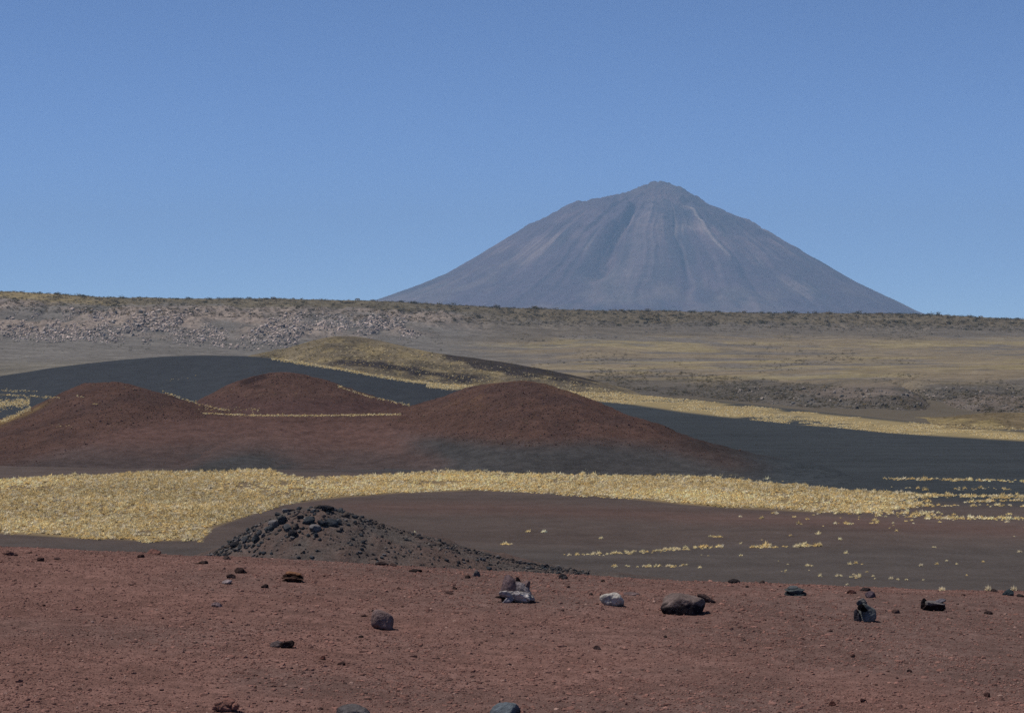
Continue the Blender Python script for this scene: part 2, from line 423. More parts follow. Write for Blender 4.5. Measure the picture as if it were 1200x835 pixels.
# right: brown plain with ochre patches
r = 1 - left
pl = mix(np.broadcast_to(GREY, Z.shape + (3,)), PLAIN, sstep(-0.3, 0.15, n1 + 0.4 * n2))
pl = mix(pl, TAN, 0.65 * sstep(-0.1, 0.5, fbm(X / 90, D / 60, seed=77) + 0.5 * n2) * sstep(0.9, 1.2, S) * sstep(2.9, 2.5, S))
pl = mix(pl, lin(112, 105, 97, KA), sstep(2.6, 3.0, S + 0.4 * n1) * 0.85)
pl = mix(pl, lin(96, 91, 86, KA), 0.85 * sstep(1.2, 0.95, S + 0.12 * n2))
pl = mix(pl, lin(126, 114, 106, KA), bluff * 0.7 * sstep(-0.1, 0.25, n2) * sstep(880, 980, U))
pl = mix(pl, lin(116, 106, 90, KA), sstep(3.9, 4.2, S + 0.4 * n2))
c = mix(c, pl, r)
c = c * (1 + 0.12 * n3)[..., None]
ridge = sheet('ridge', X, D, Z, c, M_FAR, 'long low scrub covered ridge with pale crags, in front of the volcano', 'ridge')

# ------------------------------------------------------------------ volcano
MD = 15000.0; MX = (775 - 600) / F * MD
lp = [(440, 352), (480, 338), (520, 322), (560, 300), (600, 276), (620, 262.5), (632, 259), (650, 249), (678, 236.5), (690, 236), (700, 233.5), (722, 229), (738, 225), (752, 217.5), (762, 215.5), (775, 214)]
rp = [(775, 214), (784, 215), (800, 222), (818, 232), (833, 243), (843, 244.5), (860, 252), (878, 260), (900, 273), (930, 290), (960, 307), (1000, 330), (1040, 349), (1070, 364)]
lr = np.array([(775 - a) / F * MD for a, b in lp][::-1]); lz = np.array([zof(b, MD) for a, b in lp][::-1])
rr_ = np.array([(a - 775) / F * MD for a, b in rp]); rz = np.array([zof(b, MD) for a, b in rp])
ext = lambda R, rad, zz: np.where(R <= rad[-1], np.interp(R, rad, zz), zz[-1] - (zz[-1] - FLOOR + 60) * (1 - np.exp(-(R - rad[-1]) * 0.42 / (zz[-1] - FLOOR + 60))))
NA, NR = 1000, 420
ang = np.linspace(0, 2 * np.pi, NA + 1)[None, :]; rad = (np.linspace(0, 1, NR) ** 1.15 * 3300)[:, None]
wl = np.clip(0.5 - 0.5 * np.cos(ang), 0, 1); wl = wl ** 1.3 / (wl ** 1.3 + (1 - wl) ** 1.3)
Zm = ext(rad, rr_, rz) * (1 - wl) + ext(rad, lr, lz) * wl
ca, sa = np.cos(ang), np.sin(ang)
limb = np.abs(ca) ** 6
wob = fbm(rad / 500 + 0 * ang, ca * 3 + 0 * rad, sa * 3, octaves=3, seed=80)
fx_, fy_ = ca * rad, sa * rad - 130.0
A = np.where(sa < 0.35, np.arctan2(fy_, fx_) % (2 * np.pi), ang) + 0.04 * wob + 0.03 * fbm(ca * rad / 260, sa * rad / 260, octaves=3, seed=79)
ridg = np.zeros_like(Zm)
for k, (fr, am) in enumerate([(2.3, 30), (4.7, 20), (11, 11), (28, 5)]):
    q = fbm(np.cos(A) * fr, np.sin(A) * fr, rad / 1500 + 0 * A, octaves=2, seed=82 + k)
    ridg += am * (0.4 - np.abs(q) * 2.0)
env = sstep(200, 650, rad) * (1 - 0.75 * sstep(900, 2600, rad))
crags = fbm(ca * rad / 60, sa * rad / 60, octaves=4, seed=90)
Zm = Zm + ridg * env * (1 - 0.75 * limb) + crags * 22 * sstep(1100, 300, rad) + 4 * crags * env
def gully(a0, half, r0, r1, depth):
    da = (A - a0)
    return -depth * np.exp(-(da / half) ** 2) * sstep(r0, r0 + 150, rad) * sstep(r1, r1 - 500, rad)
GA = math.radians(270 - 17)
Zm = Zm + gully(GA, 0.04, 430, 1600, 85) + gully(GA + 0.35, 0.02, 500, 1900, 16) + gully(GA + 0.62, 0.03, 420, 1900, 18) + gully(GA - 0.42, 0.05, 450, 1700, 20)
Xm = MX + ca * rad; Ym = MD + sa * rad
b1 = fbm(np.cos(A) * 22, np.sin(A) * 22, rad / 900 + 0 * A, octaves=4, seed=92)
b2 = fbm(np.cos(A) * 60, np.sin(A) * 60, rad / 500 + 0 * A, octaves=3, seed=95)
b3 = fbm(ca * rad / 380, sa * rad / 380, octaves=4, seed=96)
b4 = fbm(np.cos(A) * 110, np.sin(A) * 110, rad / 220 + 0 * A, octaves=3, seed=98)
MB = np.array([0.082, 0.060, 0.072])
c = np.broadcast_to(MB, Zm.shape + (3,)).copy()
c = mix(c, np.array([0.16, 0.105, 0.105]), 0.6 * sstep(0.0, 0.5, 0.4 * b1 + 0.9 * b3))
c = mix(c, np.array([0.045, 0.042, 0.05]), 0.7 * sstep(0.05, 0.5, -0.4 * b1 + 1.0 * fbm(ca * rad / 300 + 9, sa * rad / 520, octaves=4, seed=99)))
c = mix(c, np.array([0.26, 0.20, 0.17]), 0.45 * sstep(0.2, 0.6, 0.6 * b2 + 0.7 * b3) * sstep(250, 500, rad) * sstep(2100, 1100, rad))
c = c * (1 + 0.2 * b4 * sstep(150, 400, rad))[..., None]
c = mix(c, np.array([0.125, 0.104, 0.092]), 0.45 * sstep(900, 1700, rad + 350 * b3) * sstep(-0.1, 0.3, b3))
c = mix(c, np.array([0.20, 0.15, 0.145]), 0.6 * np.exp(-((A - GA - 0.16) / 0.10) ** 2) * sstep(200, 420, rad) * sstep(2000, 900, rad) * (0.6 + 0.4 * sstep(-.3, .3, b2)))
c = mix(c, np.array([0.30, 0.235, 0.20]), 0.8 * np.exp(-((A - GA - 0.55) / 0.02) ** 2) * sstep(350, 500, rad) * sstep(1150, 900, rad))
for a_, w_, r0_, r1_, k_ in [(305, .022, 560, 1080, .8), (311, .016, 430, 760, .7), (296, .03, 420, 900, .45), (274, .007, 800, 1750, .6), (281, .012, 620, 1500, .4), (268, .02, 330, 620, .6), (322, .02, 900, 1500, .35), (231, .02, 700, 1500, .35), (219, .015, 800, 1600, .3)]:
    da = A - math.radians(a_) - 0.03 * b3
    c = mix(c, np.array([0.30, 0.225, 0.21]), 0.6 * k_ * np.exp(-(da / w_) ** 2) * sstep(r0_, r0_ + 160, rad) * sstep(r1_, r1_ - 300, rad) * (0.6 + 0.4 * b4))
c = mix(c, np.array([0.085, 0.066, 0.066]), 0.85 * sstep(360, 190, rad + 150 * b3))
mountain = sheet('mountain', Xm, Ym, Zm, c, M_MOUNT, 'distant bluish purple volcano cone with streaked slopes', 'volcano')

# ------------------------------------------------------------------ foreground red scoria ground and rocky mound
def col_mound(U, V, X, D, n, s):
    n2 = fbm(X / 2.2, D / 2.2, seed=43)
    c = mix(np.broadcast_to(lin(98, 90, 86, KA), U.shape + (3,)), lin(104, 88, 82, KA), sstep(-0.3, 0.4, n))
    c = mix(c, lin(78, 73, 72, KA), 0.6 * sstep(0.1, 0.5, n2))
    return c
mound = hill('mound', [(60, 722), (110, 706), (160, 688), (205, 668), (240, 652), (262, 640), (285, 624), (308, 610), (330, 600), (352, 594.5), (375, 593), (395, 596), (415, 602), (450, 614), (500, 628), (540, 640), (580, 651), (620, 659), (680, 668), (740, 676), (800, 686), (900, 704), (1000, 722)],
             [(60, 180), (1000, 180)], [(60, 26), (1000, 26)], [(60, 22), (1000, 22)],
             col_mound, M_MOUND, 'low dark ash mound strewn with black rocks beyond the red ground', 'mound', du=1.0, nd=200, bump=0.45, bscale=3.0, seed=101, smooth=7)

crest_v = prof([(-600, 618), (-100, 637), (0, 641), (150, 646), (300, 655), (450, 663), (600, 671), (750, 679), (900, 685), (1050, 690), (1200, 695), (1300, 698), (1800, 715)], 60)
FU = np.concatenate([np.linspace(-2600, -70, 60), np.linspace(-60, 1260, 820), np.linspace(1270, 3800, 60)])
FD = np.concatenate([np.linspace(-25, 9.5, 30), np.linspace(9.6, 24, 700), np.linspace(24.5, 75, 40)])
def g_base(x, d):
    t = np.maximum(d - 18.0, 0)
    fall = np.where(t < 14, 0.016 * t * t, 0.016 * 196 + 0.448 * (t - 14))
    return -0.0445 * x - fall
gx = lambda U, D: (U - 600) / F * np.maximum(D, 9.5)
DD, UU = np.meshgrid(FD, FU, indexing='ij'); XX = gx(UU, DD)
ZZ = g_base(XX, DD)
vmin = vof(ZZ[30:], DD[30:]); ii = vmin.argmin(0); dstar = DD[30:][ii, np.arange(len(FU))]
corr = (vmin.min(0) - crest_v(FU)) * dstar / F
corr_f = lambda x, d: np.interp(600 + x * F / np.maximum(d, 9.5), FU, corr)
def ground_z(x, d):
    far = sstep(30, 60, d)
    dz = corr_f(x, d) * sstep(6, 19, d) * (1 - far)
    return (g_base(x, d) + dz + 0.035 * fbm(x / 1.6, d / 1.6, octaves=3, seed=5) + 0.008 * fbm(x / 0.3, d / 0.3, octaves=2, seed=6)
            + 0.005 * fbm(x / 0.055, d / 0.055, octaves=2, seed=8))
ZZ = np.maximum(ground_z(XX, DD), FLOOR - 3)
n1 = fbm(XX / 1.1, DD / 1.6, seed=7); n2 = fbm(XX / 0.12, DD / 0.12, octaves=3, seed=9); n3 = fbm(XX / 3.5, DD / 3.0, octaves=3, seed=10)
G1 = lin(119, 91, 84); G2 = lin(106, 86, 81)
c = mix(np.broadcast_to(G1, ZZ.shape + (3,)), G2, sstep(-0.35, 0.45, n3 + 0.5 * n1))
c = c * 0.80 * (1 + 0.28 * n2)[..., None]
ground = sheet('ground', XX, DD, ZZ, c, M_SCORIA, 'red brown scoria gravel ground in front of the valley', 'ground')

bpy.context.view_layer.update()
DG = bpy.context.evaluated_depsgraph_get()
ORG = Vector((0, 0, EZ))
def cast(u, v):
    dv = Vector(((u - 600) / F, 1.0, -(v - VH) / F)).normalized()
    hit, loc, nrm, idx, ob, mtx = SC.ray_cast(DG, ORG, dv, distance=30000)
    return (loc, ob) if hit else (None, None)

# ------------------------------------------------------------------ scatter shapes
def ico(sub):
    bm = bmesh.new(); bmesh.ops.create_icosphere(bm, subdivisions=sub, radius=1.0)
    bm.verts.ensure_lookup_table()
    V = np.array([v.co[:] for v in bm.verts]); T = np.array([[v.index for v in f.verts] for f in bm.faces]); bm.free()
    return V, T
ICO = {k: ico(k) for k in (1, 2, 3, 4, 5)}

def rock_shape(seed, sub, size, nplanes=16, p=16, rough=0.06, fs=2.2, planes=(), zmin=-0.45):
    """A boulder: a rounded polyhedron cut by random planes, roughened; size is full width, depth, height."""
    g = np.random.default_rng(seed)
    V, T = ICO[sub]
    N = g.normal(size=(nplanes, 3)); N /= np.linalg.norm(N, axis=1)[:, None]
    h = g.uniform(0.72, 1.05, nplanes)
    for (nx, ny, nz, hh) in planes:
        q = np.array([nx, ny, nz], float); q /= np.linalg.norm(q)
        N = np.vstack([N, q]); h = np.append(h, hh)
    dots = np.clip(V @ N.T / h, 0, None)
    r = (np.sum(dots ** p, 1) + 0.75 ** p) ** (-1.0 / p)
    P = V * r[:, None]
    nn = fbm(P[:, 0] * fs + seed, P[:, 1] * fs, P[:, 2] * fs, octaves=5, gain=0.6, seed=seed % 97)
    P = P * (1 + rough * 2.4 * nn)[:, None]
    P[:, 2] = np.maximum(P[:, 2], zmin * 2 + 0.03 * nn)
    ext = P.max(0) - P.min(0)
    P = (P - (P.max(0) + P.min(0)) / 2) / ext * np.array(size, float)
    return P, T

def rotz(P, a):
    c, s = math.cos(a), math.sin(a)
    return P @ np.array([[c, s, 0], [-s, c, 0], [0, 0, 1]])
def rot(P, axis, a):
    c, s = math.cos(a), math.sin(a)
    R = {'x': [[1, 0, 0], [0, c, -s], [0, s, c]], 'y': [[c, 0, s], [0, 1, 0], [-s, 0, c]], 'z': [[c, -s, 0], [s, c, 0], [0, 0, 1]]}[axis]
    return P @ np.array(R).T

def join(parts):
    Vs, Ts, Cs, k = [], [], [], 0
    for P, T, C in parts:
        Vs.append(P); Ts.append(T + k); Cs.append(np.broadcast_to(C, P.shape)); k += len(P)
    return np.vstack(Vs), np.vstack(Ts), np.vstack(Cs)

def scatter_mesh(variants, pos, scl, ang, colr, colvar=None):
    """Merge many copies of a few small shapes into one mesh (for stuff)."""
    which = rng.integers(0, len(variants), len(pos))
    Vs, Ts, Cs, k = [], [], [], 0
    for i, (P, T, S) in enumerate(variants):
        m = np.where(which == i)[0]
        if not len(m): continue
        ca, sa = np.cos(ang[m])[:, None], np.sin(ang[m])[:, None]
        Q = P[None] * scl[m][:, None, :]
        x = Q[..., 0] * ca - Q[..., 1] * sa; y = Q[..., 0] * sa + Q[..., 1] * ca
        W = np.stack([x, y, Q[..., 2]], -1) + pos[m][:, None, :]
        Vs.append(W.reshape(-1, 3))
        Ts.append((T[None] + (np.arange(len(m)) * len(P))[:, None, None] + k).reshape(-1, 3))
        Cs.append((colr[m][:, None, :] * S[None, :, None]).reshape(-1, 3))
        k += len(m) * len(P)
    return np.vstack(Vs), np.vstack(Ts), np.vstack(Cs)

def tussock_shape(seed, nb=64):
    """A rounded clump of stiff grass blades about 1 wide and 0.8 tall."""
    g = np.random.default_rng(seed); V, T, S = [], [], []
    for i in range(nb):
        a = g.uniform(0, 2 * math.pi); e = math.asin(g.uniform(0.05, 1.0))
        L = 0.5 * g.uniform(0.7, 1.25)
        dv = np.array([math.cos(a) * math.cos(e), math.sin(a) * math.cos(e), math.sin(e) * 1.5])
        root = np.array([math.cos(a), math.sin(a), 0]) * g.uniform(0, 0.2)
        side = np.cross(dv, g.normal(size=3)); side /= np.linalg.norm(side)
        wd = g.uniform(0.045, 0.095); k = len(V)
        mid = root + dv * L * 0.6; tip = root + dv * L + np.array([0, 0, -0.05 * L])
        V += [root - side * wd * .5, root + side * wd * .5, mid + side * wd, mid - side * wd, tip]
        T += [[k, k + 1, k + 2], [k, k + 2, k + 3], [k + 3, k + 2, k + 4]]
        s = g.uniform(0.8, 1.15); S += [s] * 5
    P, F3 = ICO[2]; m = P[:, 2] > -0.35
    Q = P * (0.31 + 0.06 * g.uniform(-1, 1, (len(P), 1))) * np.array([1, 1, 0.95]); Q[:, 2] += 0.06
    k = len(V); Fk = F3[m[F3].all(1)] + k
    return np.vstack([np.array(V), Q]), np.vstack([np.array(T), Fk]), np.concatenate([S, np.full(len(Q), 0.95) * g.uniform(.85, 1.1, len(Q))])

def bush_shape(seed, nl=70):
    """A small rounded shrub: leaf sprays spread through the crown over a few stems."""
    g = np.random.default_rng(seed); V, T, S = [], [], []
    lobes = g.normal(size=(4, 3)) * np.array([0.2, 0.2, 0.1])
    for i in range(nl):
        q = g.normal(size=3); q /= np.linalg.norm(q); q[2] = abs(q[2])
        p = q * g.uniform(0.25, 0.5) * np.array([1, 1, 0.85]) + lobes[i % 4] + np.array([0, 0, 0.08])
        s = g.uniform(0.07, 0.16); k = len(V)
        a = g.normal(size=3); a /= np.linalg.norm(a); b = np.cross(a, g.normal(size=3)); b /= np.linalg.norm(b)
        V += [p - a * s, p + b * s * 0.8, p + a * s]; T += [[k, k + 1, k + 2]]
        S += [g.uniform(0.7, 1.3)] * 3
    for i in range(4):
        a = g.uniform(0, 6.28); k = len(V); t = np.array([math.cos(a) * .25, math.sin(a) * .25, .35])
        V += [[-.03, 0, -.1], [.03, 0, -.1], t]; T += [[k, k + 1, k + 2]]; S += [0.7] * 3
    return np.array(V, float), np.array(T), np.array(S)

TUS = [tussock_shape(200 + i, 44) for i in range(8)]
BSH = [bush_shape(300 + i) for i in range(8)]
def chunk(seed, sub=2):
    P, T = rock_shape(seed, sub, (1, 1, 0.8), nplanes=9, p=24, rough=0.05)
    return P, T, np.ones(len(P))
CHK = [chunk(400 + i) for i in range(10)]
OCT = []
for i in range(10):
    g = np.random.default_rng(500 + i); V, T = ICO[1]
    OCT.append((V * g.uniform(0.6, 1.15, (len(V), 1)) * 0.5, T, np.ones(len(V))))

# ------------------------------------------------------------------ gravel on the red ground
n = 150000
uu = rng.uniform(-120, 1320, n); t = rng.uniform(0, 1, n); dg = 10.2 * (23.5 / 10.2) ** t
x = gx(uu, dg); z = ground_z(x, dg)
s = np.clip(rng.lognormal(math.log(0.0095), 0.42, n), 0.005, 0.034)
dens = fbm(x / 0.8, dg / 0.8, octaves=3, seed=12)
keep = rng.uniform(-0.9, 0.5, n) < dens + 0.25
x, dg, z, s = x[keep], dg[keep], z[keep], s[keep]; n = len(x)
scl = s[:, None] * rng.uniform(0.7, 1.3, (n, 3)) * np.array([1, 1, 0.75])
pal = np.array([lin(134, 99, 90), lin(124, 93, 85), lin(112, 85, 79), lin(144, 109, 99), lin(88, 69, 65), lin(154, 126, 116)])
cc = pal[rng.choice(6, n, p=[.32, .28, .18, .12, .07, .03])] * 0.80 * rng.uniform(0.8, 1.2, (n, 1))
V, T, C = scatter_mesh(OCT, np.stack([x, dg, z + scl[:, 2] * 0.02], 1), scl, rng.uniform(0, 6.28, n), cc)
obj('gravel', make_mesh('gravel', V, T, C, False), M_GRAVEL, 'loose red brown scoria gravel lying over the foreground', 'gravel', 'stuff')

n = 9000
uu = rng.uniform(-100, 1300, n); t = rng.uniform(0, 1, n); dg = 10.4 * (23.0 / 10.4) ** t
x = gx(uu, dg); keep = fbm(x / 1.3, dg / 2.0, octaves=3, seed=13) > rng.uniform(-0.35, 0.4, n)
x, dg = x[keep], dg[keep]; n = len(x); z = ground_z(x, dg)
s = np.clip(rng.lognormal(math.log(0.021), 0.35, n), 0.012, 0.042)
scl = s[:, None] * rng.uniform(0.75, 1.3, (n, 3)) * np.array([1, 1, 0.7])
cc = pal[rng.choice(6, n, p=[.32, .32, .22, .07, .06, .01])] * 0.80 * rng.uniform(0.75, 1.2, (n, 1))
V, T, C = scatter_mesh(CHK, np.stack([x, dg, z + scl[:, 2] * 0.05], 1), scl, rng.uniform(0, 6.28, n), cc)
obj('gravel', make_mesh('gravel', V, T, C, False), M_GRAVEL, 'coarser red brown lapilli in loose patches over the foreground', 'gravel', 'stuff')

# ------------------------------------------------------------------ rocks on the red ground
def on_ground(u, v):
    """Where the line of sight through photo point (u, v) meets the red ground; just this side of its crest if it passes over."""
    for k in range(12):
        loc, ob = cast(u, v + k * 0.8)
        if ob is ground: return loc
    return None

def place(name, P, T, C, u, v, label, cat='rock', group=None, sink=0.0, mat=None, loc=None):
    loc = loc or on_ground(u, v)
    zb = P[:, 2].min()
    Q = P - np.array([0, 0, zb + sink * 1.3 + 0.04 * (P[:, 2].max() - zb)])
    me = make_mesh(name, Q, T, np.broadcast_to(C, Q.shape), smooth=True)
    try: me.set_sharp_from_angle(angle=math.radians(32))
    except Exception: pass
    o = obj(name, me, mat or M_ROCK, label, cat, group=group)
    o.location = loc
    return o

def px(u, v):
    l = on_ground(u, v); return l.y / F, l

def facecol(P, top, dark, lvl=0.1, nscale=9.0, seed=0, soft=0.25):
    """Rock colouring: lighter top; lower face darkened by dark fracture plus painted-in shade."""
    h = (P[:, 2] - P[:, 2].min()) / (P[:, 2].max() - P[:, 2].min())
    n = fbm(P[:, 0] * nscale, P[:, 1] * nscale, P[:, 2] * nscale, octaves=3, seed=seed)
    return mix(np.broadcast_to(dark, P.shape), top, sstep(lvl - soft, lvl + soft, h + 0.3 * n))  # darker low down: fracture tone and underside shade painted together

BASALT = lin(60, 62, 66); DARKB = lin(34, 30, 31); GREYB = lin(104, 96, 94); PALE = lin(150, 140, 140); PURP = lin(92, 78, 80); BROWN = lin(70, 52, 47); TANR = lin(140, 105, 85)

# broken pale rock stack
k, l = px(604, 705); m = k
parts = []
def slab(seed, sx, sy, sz, tilt, lean, x, y, z, col, p=26, n=10, rough=0.06, yaw=0.0):
    P, T = rock_shape(seed, 4, (sx * m, sy * m, sz * m), n, p, rough, fs=3.0)
    P = rot(rot(rotz(P, yaw), 'x', math.radians(lean)), 'y', math.radians(tilt)) + np.array([x * m, y * m, z * m])
    parts.append((P, T, mix(np.broadcast_to(col, P.shape), col * 0.7, sstep(-.1, .5, fbm(P[:, 0] * 18, P[:, 1] * 18, P[:, 2] * 18, octaves=3, seed=seed)))))
slab(1, 21, 18, 30, 10, 0, -7, 6, 19, lin(104, 88, 90), 12, 12)
slab(2, 26, 16, 14, 42, -14, 8, 2, 17, lin(126, 116, 116), 20)
slab(3, 36, 20, 10, 8, -34, 2, -5, 10, lin(168, 160, 156))
slab(8, 20, 15, 7, 22, -34, -10, -6, 12, lin(160, 152, 150), yaw=.5)
slab(4, 15, 11, 7, -34, -14, -9, -9, 5, lin(130, 124, 128))
slab(5, 17, 13, 9, 34, -10, 16, 0, 9, lin(146, 136, 132))
slab(9, 11, 9, 8, 0, 0, 17, 1, 4, lin(56, 46, 46))
slab(6, 6, 7, 10, -8, 0, 3, 8, 27, lin(36, 30, 32), 24, 8)
slab(10, 12, 12, 15, 26, 0, 12, 6, 21, lin(98, 82, 82), 20)
slab(7, 19, 9, 3.4, 4, 0, -15, -3, 9, lin(48, 40, 40), 30, 8)
slab(11, 14, 13, 10, 0, 0, -10, 2, 4, lin(46, 38, 40))
slab(12, 12, 9, 6, 18, -20, 9, -8, 7, lin(158, 150, 146))
P, T, C = join(parts)
place('boulder', P, T, C, 604, 705, 'broken pale grey and purple rock pile of leaning slabs near the crest', 'rock', sink=2 * m, loc=l)

# whitish rounded stone
k, m_ = px(717, 709)
P, T = rock_shape(12, 5, (29 * k, 24 * k, 18 * k), 12, 10, 0.05, planes=[(0, -1, -.5, .72), (.9, -.3, -.3, .8)], zmin=-.3)
place('boulder', P, T, facecol(P, lin(170, 163, 156), lin(70, 62, 60), 0.18, 12, 4, .12), 717, 709, 'whitish rounded stone with painted shade on its underside', sink=1 * k)  # shade under the stone is painted into its lower colour

# the largest boulder
k, _ = px(800, 718)
P, T = rock_shape(23, 5, (54 * k, 48 * k, 26 * k), 16, 18, 0.055, planes=[(-.1, -1, .12, .66), (.9, -.6, .15, .8), (.25, -.25, 1, .72), (-.6, -.2, .8, .78)], zmin=-.2)
place('boulder', P, T, facecol(P, lin(94, 82, 79), lin(34, 30, 33), 0.56, 14, 7, .08), 800, 718, 'largest boulder, grey brown on top with a black broken front', sink=1.5 * k)  # black front: dark broken rock with its shade added to the colour

# dark slab behind it
k, _ = px(829, 705)
P, T = rock_shape(31, 5, (27 * k, 12 * k, 8 * k), 10, 28, 0.06); P = rot(P, 'y', math.radians(24))
place('boulder', P, T, facecol(P, lin(66, 54, 52), DARKB, 0.3, 14, 3), 829, 705, 'thin dark slab sloping down behind the largest boulder', sink=3 * k)

# layered blue-grey slab stone
k, _ = px(932, 697); parts = []
P, T = rock_shape(41, 5, (28 * k, 22 * k, 8 * k), 10, 22, 0.05); parts.append((P + np.array([0, 0, 4 * k]), T, lin(46, 48, 50)))
P, T = rock_shape(42, 5, (24 * k, 19 * k, 7 * k), 10, 22, 0.05); parts.append((rot(P, 'y', .12) + np.array([-1 * k, 1 * k, 9 * k]), T, lin(68, 72, 74)))
P, T = rock_shape(43, 4, (13 * k, 12 * k, 4 * k), 10, 22, 0.05); parts.append((P + np.array([-3 * k, 2 * k, 12 * k]), T, lin(78, 80, 82)))
P, T, C = join(parts)
place('boulder', P, T, C, 932, 697, 'dark slate grey stone of flat layers by the crest', sink=2 * k)

# upright grey block
k, _ = px(1013, 728); parts = []
P, T = rock_shape(51, 5, (23 * k, 20 * k, 27 * k), 7, 20, 0.035, planes=[(.15, -1, .25, .75), (-.8, -.6, .1, .72), (1, 0, .1, .82), (.5, 0, .85, .85), (-1, 0, .1, .85)], zmin=-.4); parts.append((P + np.array([2.5 * k, 0, 13.5 * k]), T, lin(92, 94, 94)))
P, T = rock_shape(52, 4, (9 * k, 14 * k, 19 * k), 12, 24, 0.07, planes=[(-.6, -1, .0, .7)]); parts.append((P + np.array([-8.5 * k, -1 * k, 10 * k]), T, lin(62, 59, 64)))
P, T = rock_shape(53, 4, (13 * k, 8 * k, 8 * k), 9, 24, 0.08); parts.append((rot(P, 'y', .35) + np.array([-3 * k, -7 * k, 21 * k]), T, lin(20, 18, 20)))  # solid black lump painted as the shade inside a hollow
P, T = rock_shape(54, 4, (13 * k, 12 * k, 9 * k), 9, 20, 0.06); parts.append((P + np.array([-3 * k, 2 * k, 27 * k]), T, lin(96, 94, 94)))
P, T, C = join(parts)
place('boulder', P, T, C, 1013, 728, 'upright dark grey block with a black lump for the shaded hollow near its top', sink=2 * k)

k, _ = px(1019, 699)
P, T = rock_shape(61, 4, (13 * k, 12 * k, 10 * k), 12, 9, 0.05)
place('rock', P, T, facecol(P, lin(84, 72, 78), DARKB, 0.2, 20, 3), 1020, 700, 'small purple rounded rock just behind the upright grey block', sink=1 * k)

# low bowl-like broken rock at the right
k, _ = px(1094, 714); parts = []
P, T = rock_shape(71, 5, (29 * k, 22 * k, 13 * k), 14, 22, 0.07, planes=[(0, -1, -.2, .62), (.3, -.1, 1, .6)]); parts.append((P + np.array([0, 0, 6 * k]), T, facecol(P, lin(104, 98, 98), lin(44, 34, 34), 0.68, 14, 5, .1)))
P, T = rock_shape(72, 4, (10 * k, 14 * k, 16 * k), 10, 16, 0.07); parts.append((P + np.array([-10 * k, 1 * k, 8 * k]), T, lin(40, 34, 36)))
P, T = rock_shape(73, 4, (14 * k, 10 * k, 5 * k), 10, 24, 0.06); parts.append((rot(P, 'y', -.25) + np.array([8 * k, 2 * k, 12 * k]), T, lin(96, 92, 98)))
P, T, C = join(parts)
place('boulder', P, T, C, 1094, 714, 'low dark rock with a greyish hollowed top right of the upright block', sink=1.5 * k)

# round cobble
k, _ = px(448, 736)
P, T = rock_shape(81, 5, (27 * k, 25 * k, 25 * k), 12, 7, 0.035, planes=[(.9, -.4, -.1, .8)], zmin=-.36)
place('boulder', P, T, facecol(P, lin(104, 88, 86), lin(58, 48, 48), 0.12, 14, 5, .1), 448, 736, 'rounded purple grey cobble standing alone on red gravel', sink=1 * k)

# ribbed dark brown rock
k, _ = px(343, 681); parts = []
for i, (w_, z_, c_) in enumerate([(27, 2.5, lin(40, 30, 28)), (28, 5.5, lin(66, 50, 44)), (25, 8.5, lin(48, 36, 32)), (20, 11, lin(112, 80, 62))]):  # tan of the top layer is rim light put into the colour
    P, T = rock_shape(91 + i, 4, (w_ * k, (w_ - 5) * k, 4.6 * k), 11, 12, 0.07); parts.append((rot(P, 'y', 0.07 * (i - 1)) + np.array([(0.6 * i - 1) * k, 0, z_ * k]), T, c_))
P, T, C = join(parts)
place('boulder', P, T, C, 343, 681, 'dark brown ribbed lava rock with rim light painted tan along its top', sink=1 * k)

# flat dark rock
k, _ = px(331, 758); parts = []
P, T = rock_shape(103, 5, (18 * k, 18 * k, 9 * k), 12, 20, 0.07); parts.append((P + np.array([5 * k, 0, 4 * k]), T, lin(42, 34, 33)))
P, T = rock_shape(104, 4, (16 * k, 14 * k, 9 * k), 12, 16, 0.07); parts.append((rot(P, 'y', -.2) + np.array([-7 * k, 1 * k, 3 * k]), T, lin(82, 72, 72)))
P, T, C = join(parts)
place('boulder', P, T, C, 331, 758, 'flat dark rock with a grey left half below the ribbed rock', sink=1.5 * k)

# three rocks cut by the bottom of the picture
k, _ = px(264, 832); parts = []
for i, (x_, z_, w_) in enumerate([(-6, 5, 14), (4, 8, 15), (11, 4, 12), (-1, 2, 20), (-11, 2, 9)]):
    P, T = rock_shape(111 + i, 4, (w_ * k, w_ * k * .9, w_ * .75 * k), 11, 11, 0.08); parts.append((P + np.array([x_ * k, (i % 2) * 3 * k, z_ * k]), T, lin(118, 86, 78) * (0.75 + 0.12 * i)))
P, T, C = join(parts)
place('boulder', P, T, C, 264, 833, 'lumpy reddish brown scoria lump at the bottom edge', sink=2 * k)
k, _ = px(413, 834)
P, T = rock_shape(121, 5, (42 * k, 34 * k, 20 * k), 14, 18, 0.06)
place('boulder', P, T, facecol(P, lin(80, 76, 77), DARKB, 0.4, 12, 3), 413, 842, 'dark grey rock half cut off by the bottom edge', sink=2 * k)
k, _ = px(592, 834)
P, T = rock_shape(131, 5, (36 * k, 32 * k, 24 * k), 12, 12, 0.05)
place('boulder', P, T, facecol(P, lin(84, 90, 96), lin(42, 40, 43), 0.5, 12, 8), 592, 843, 'bluish grey rock half cut off by the bottom edge', sink=2 * k)

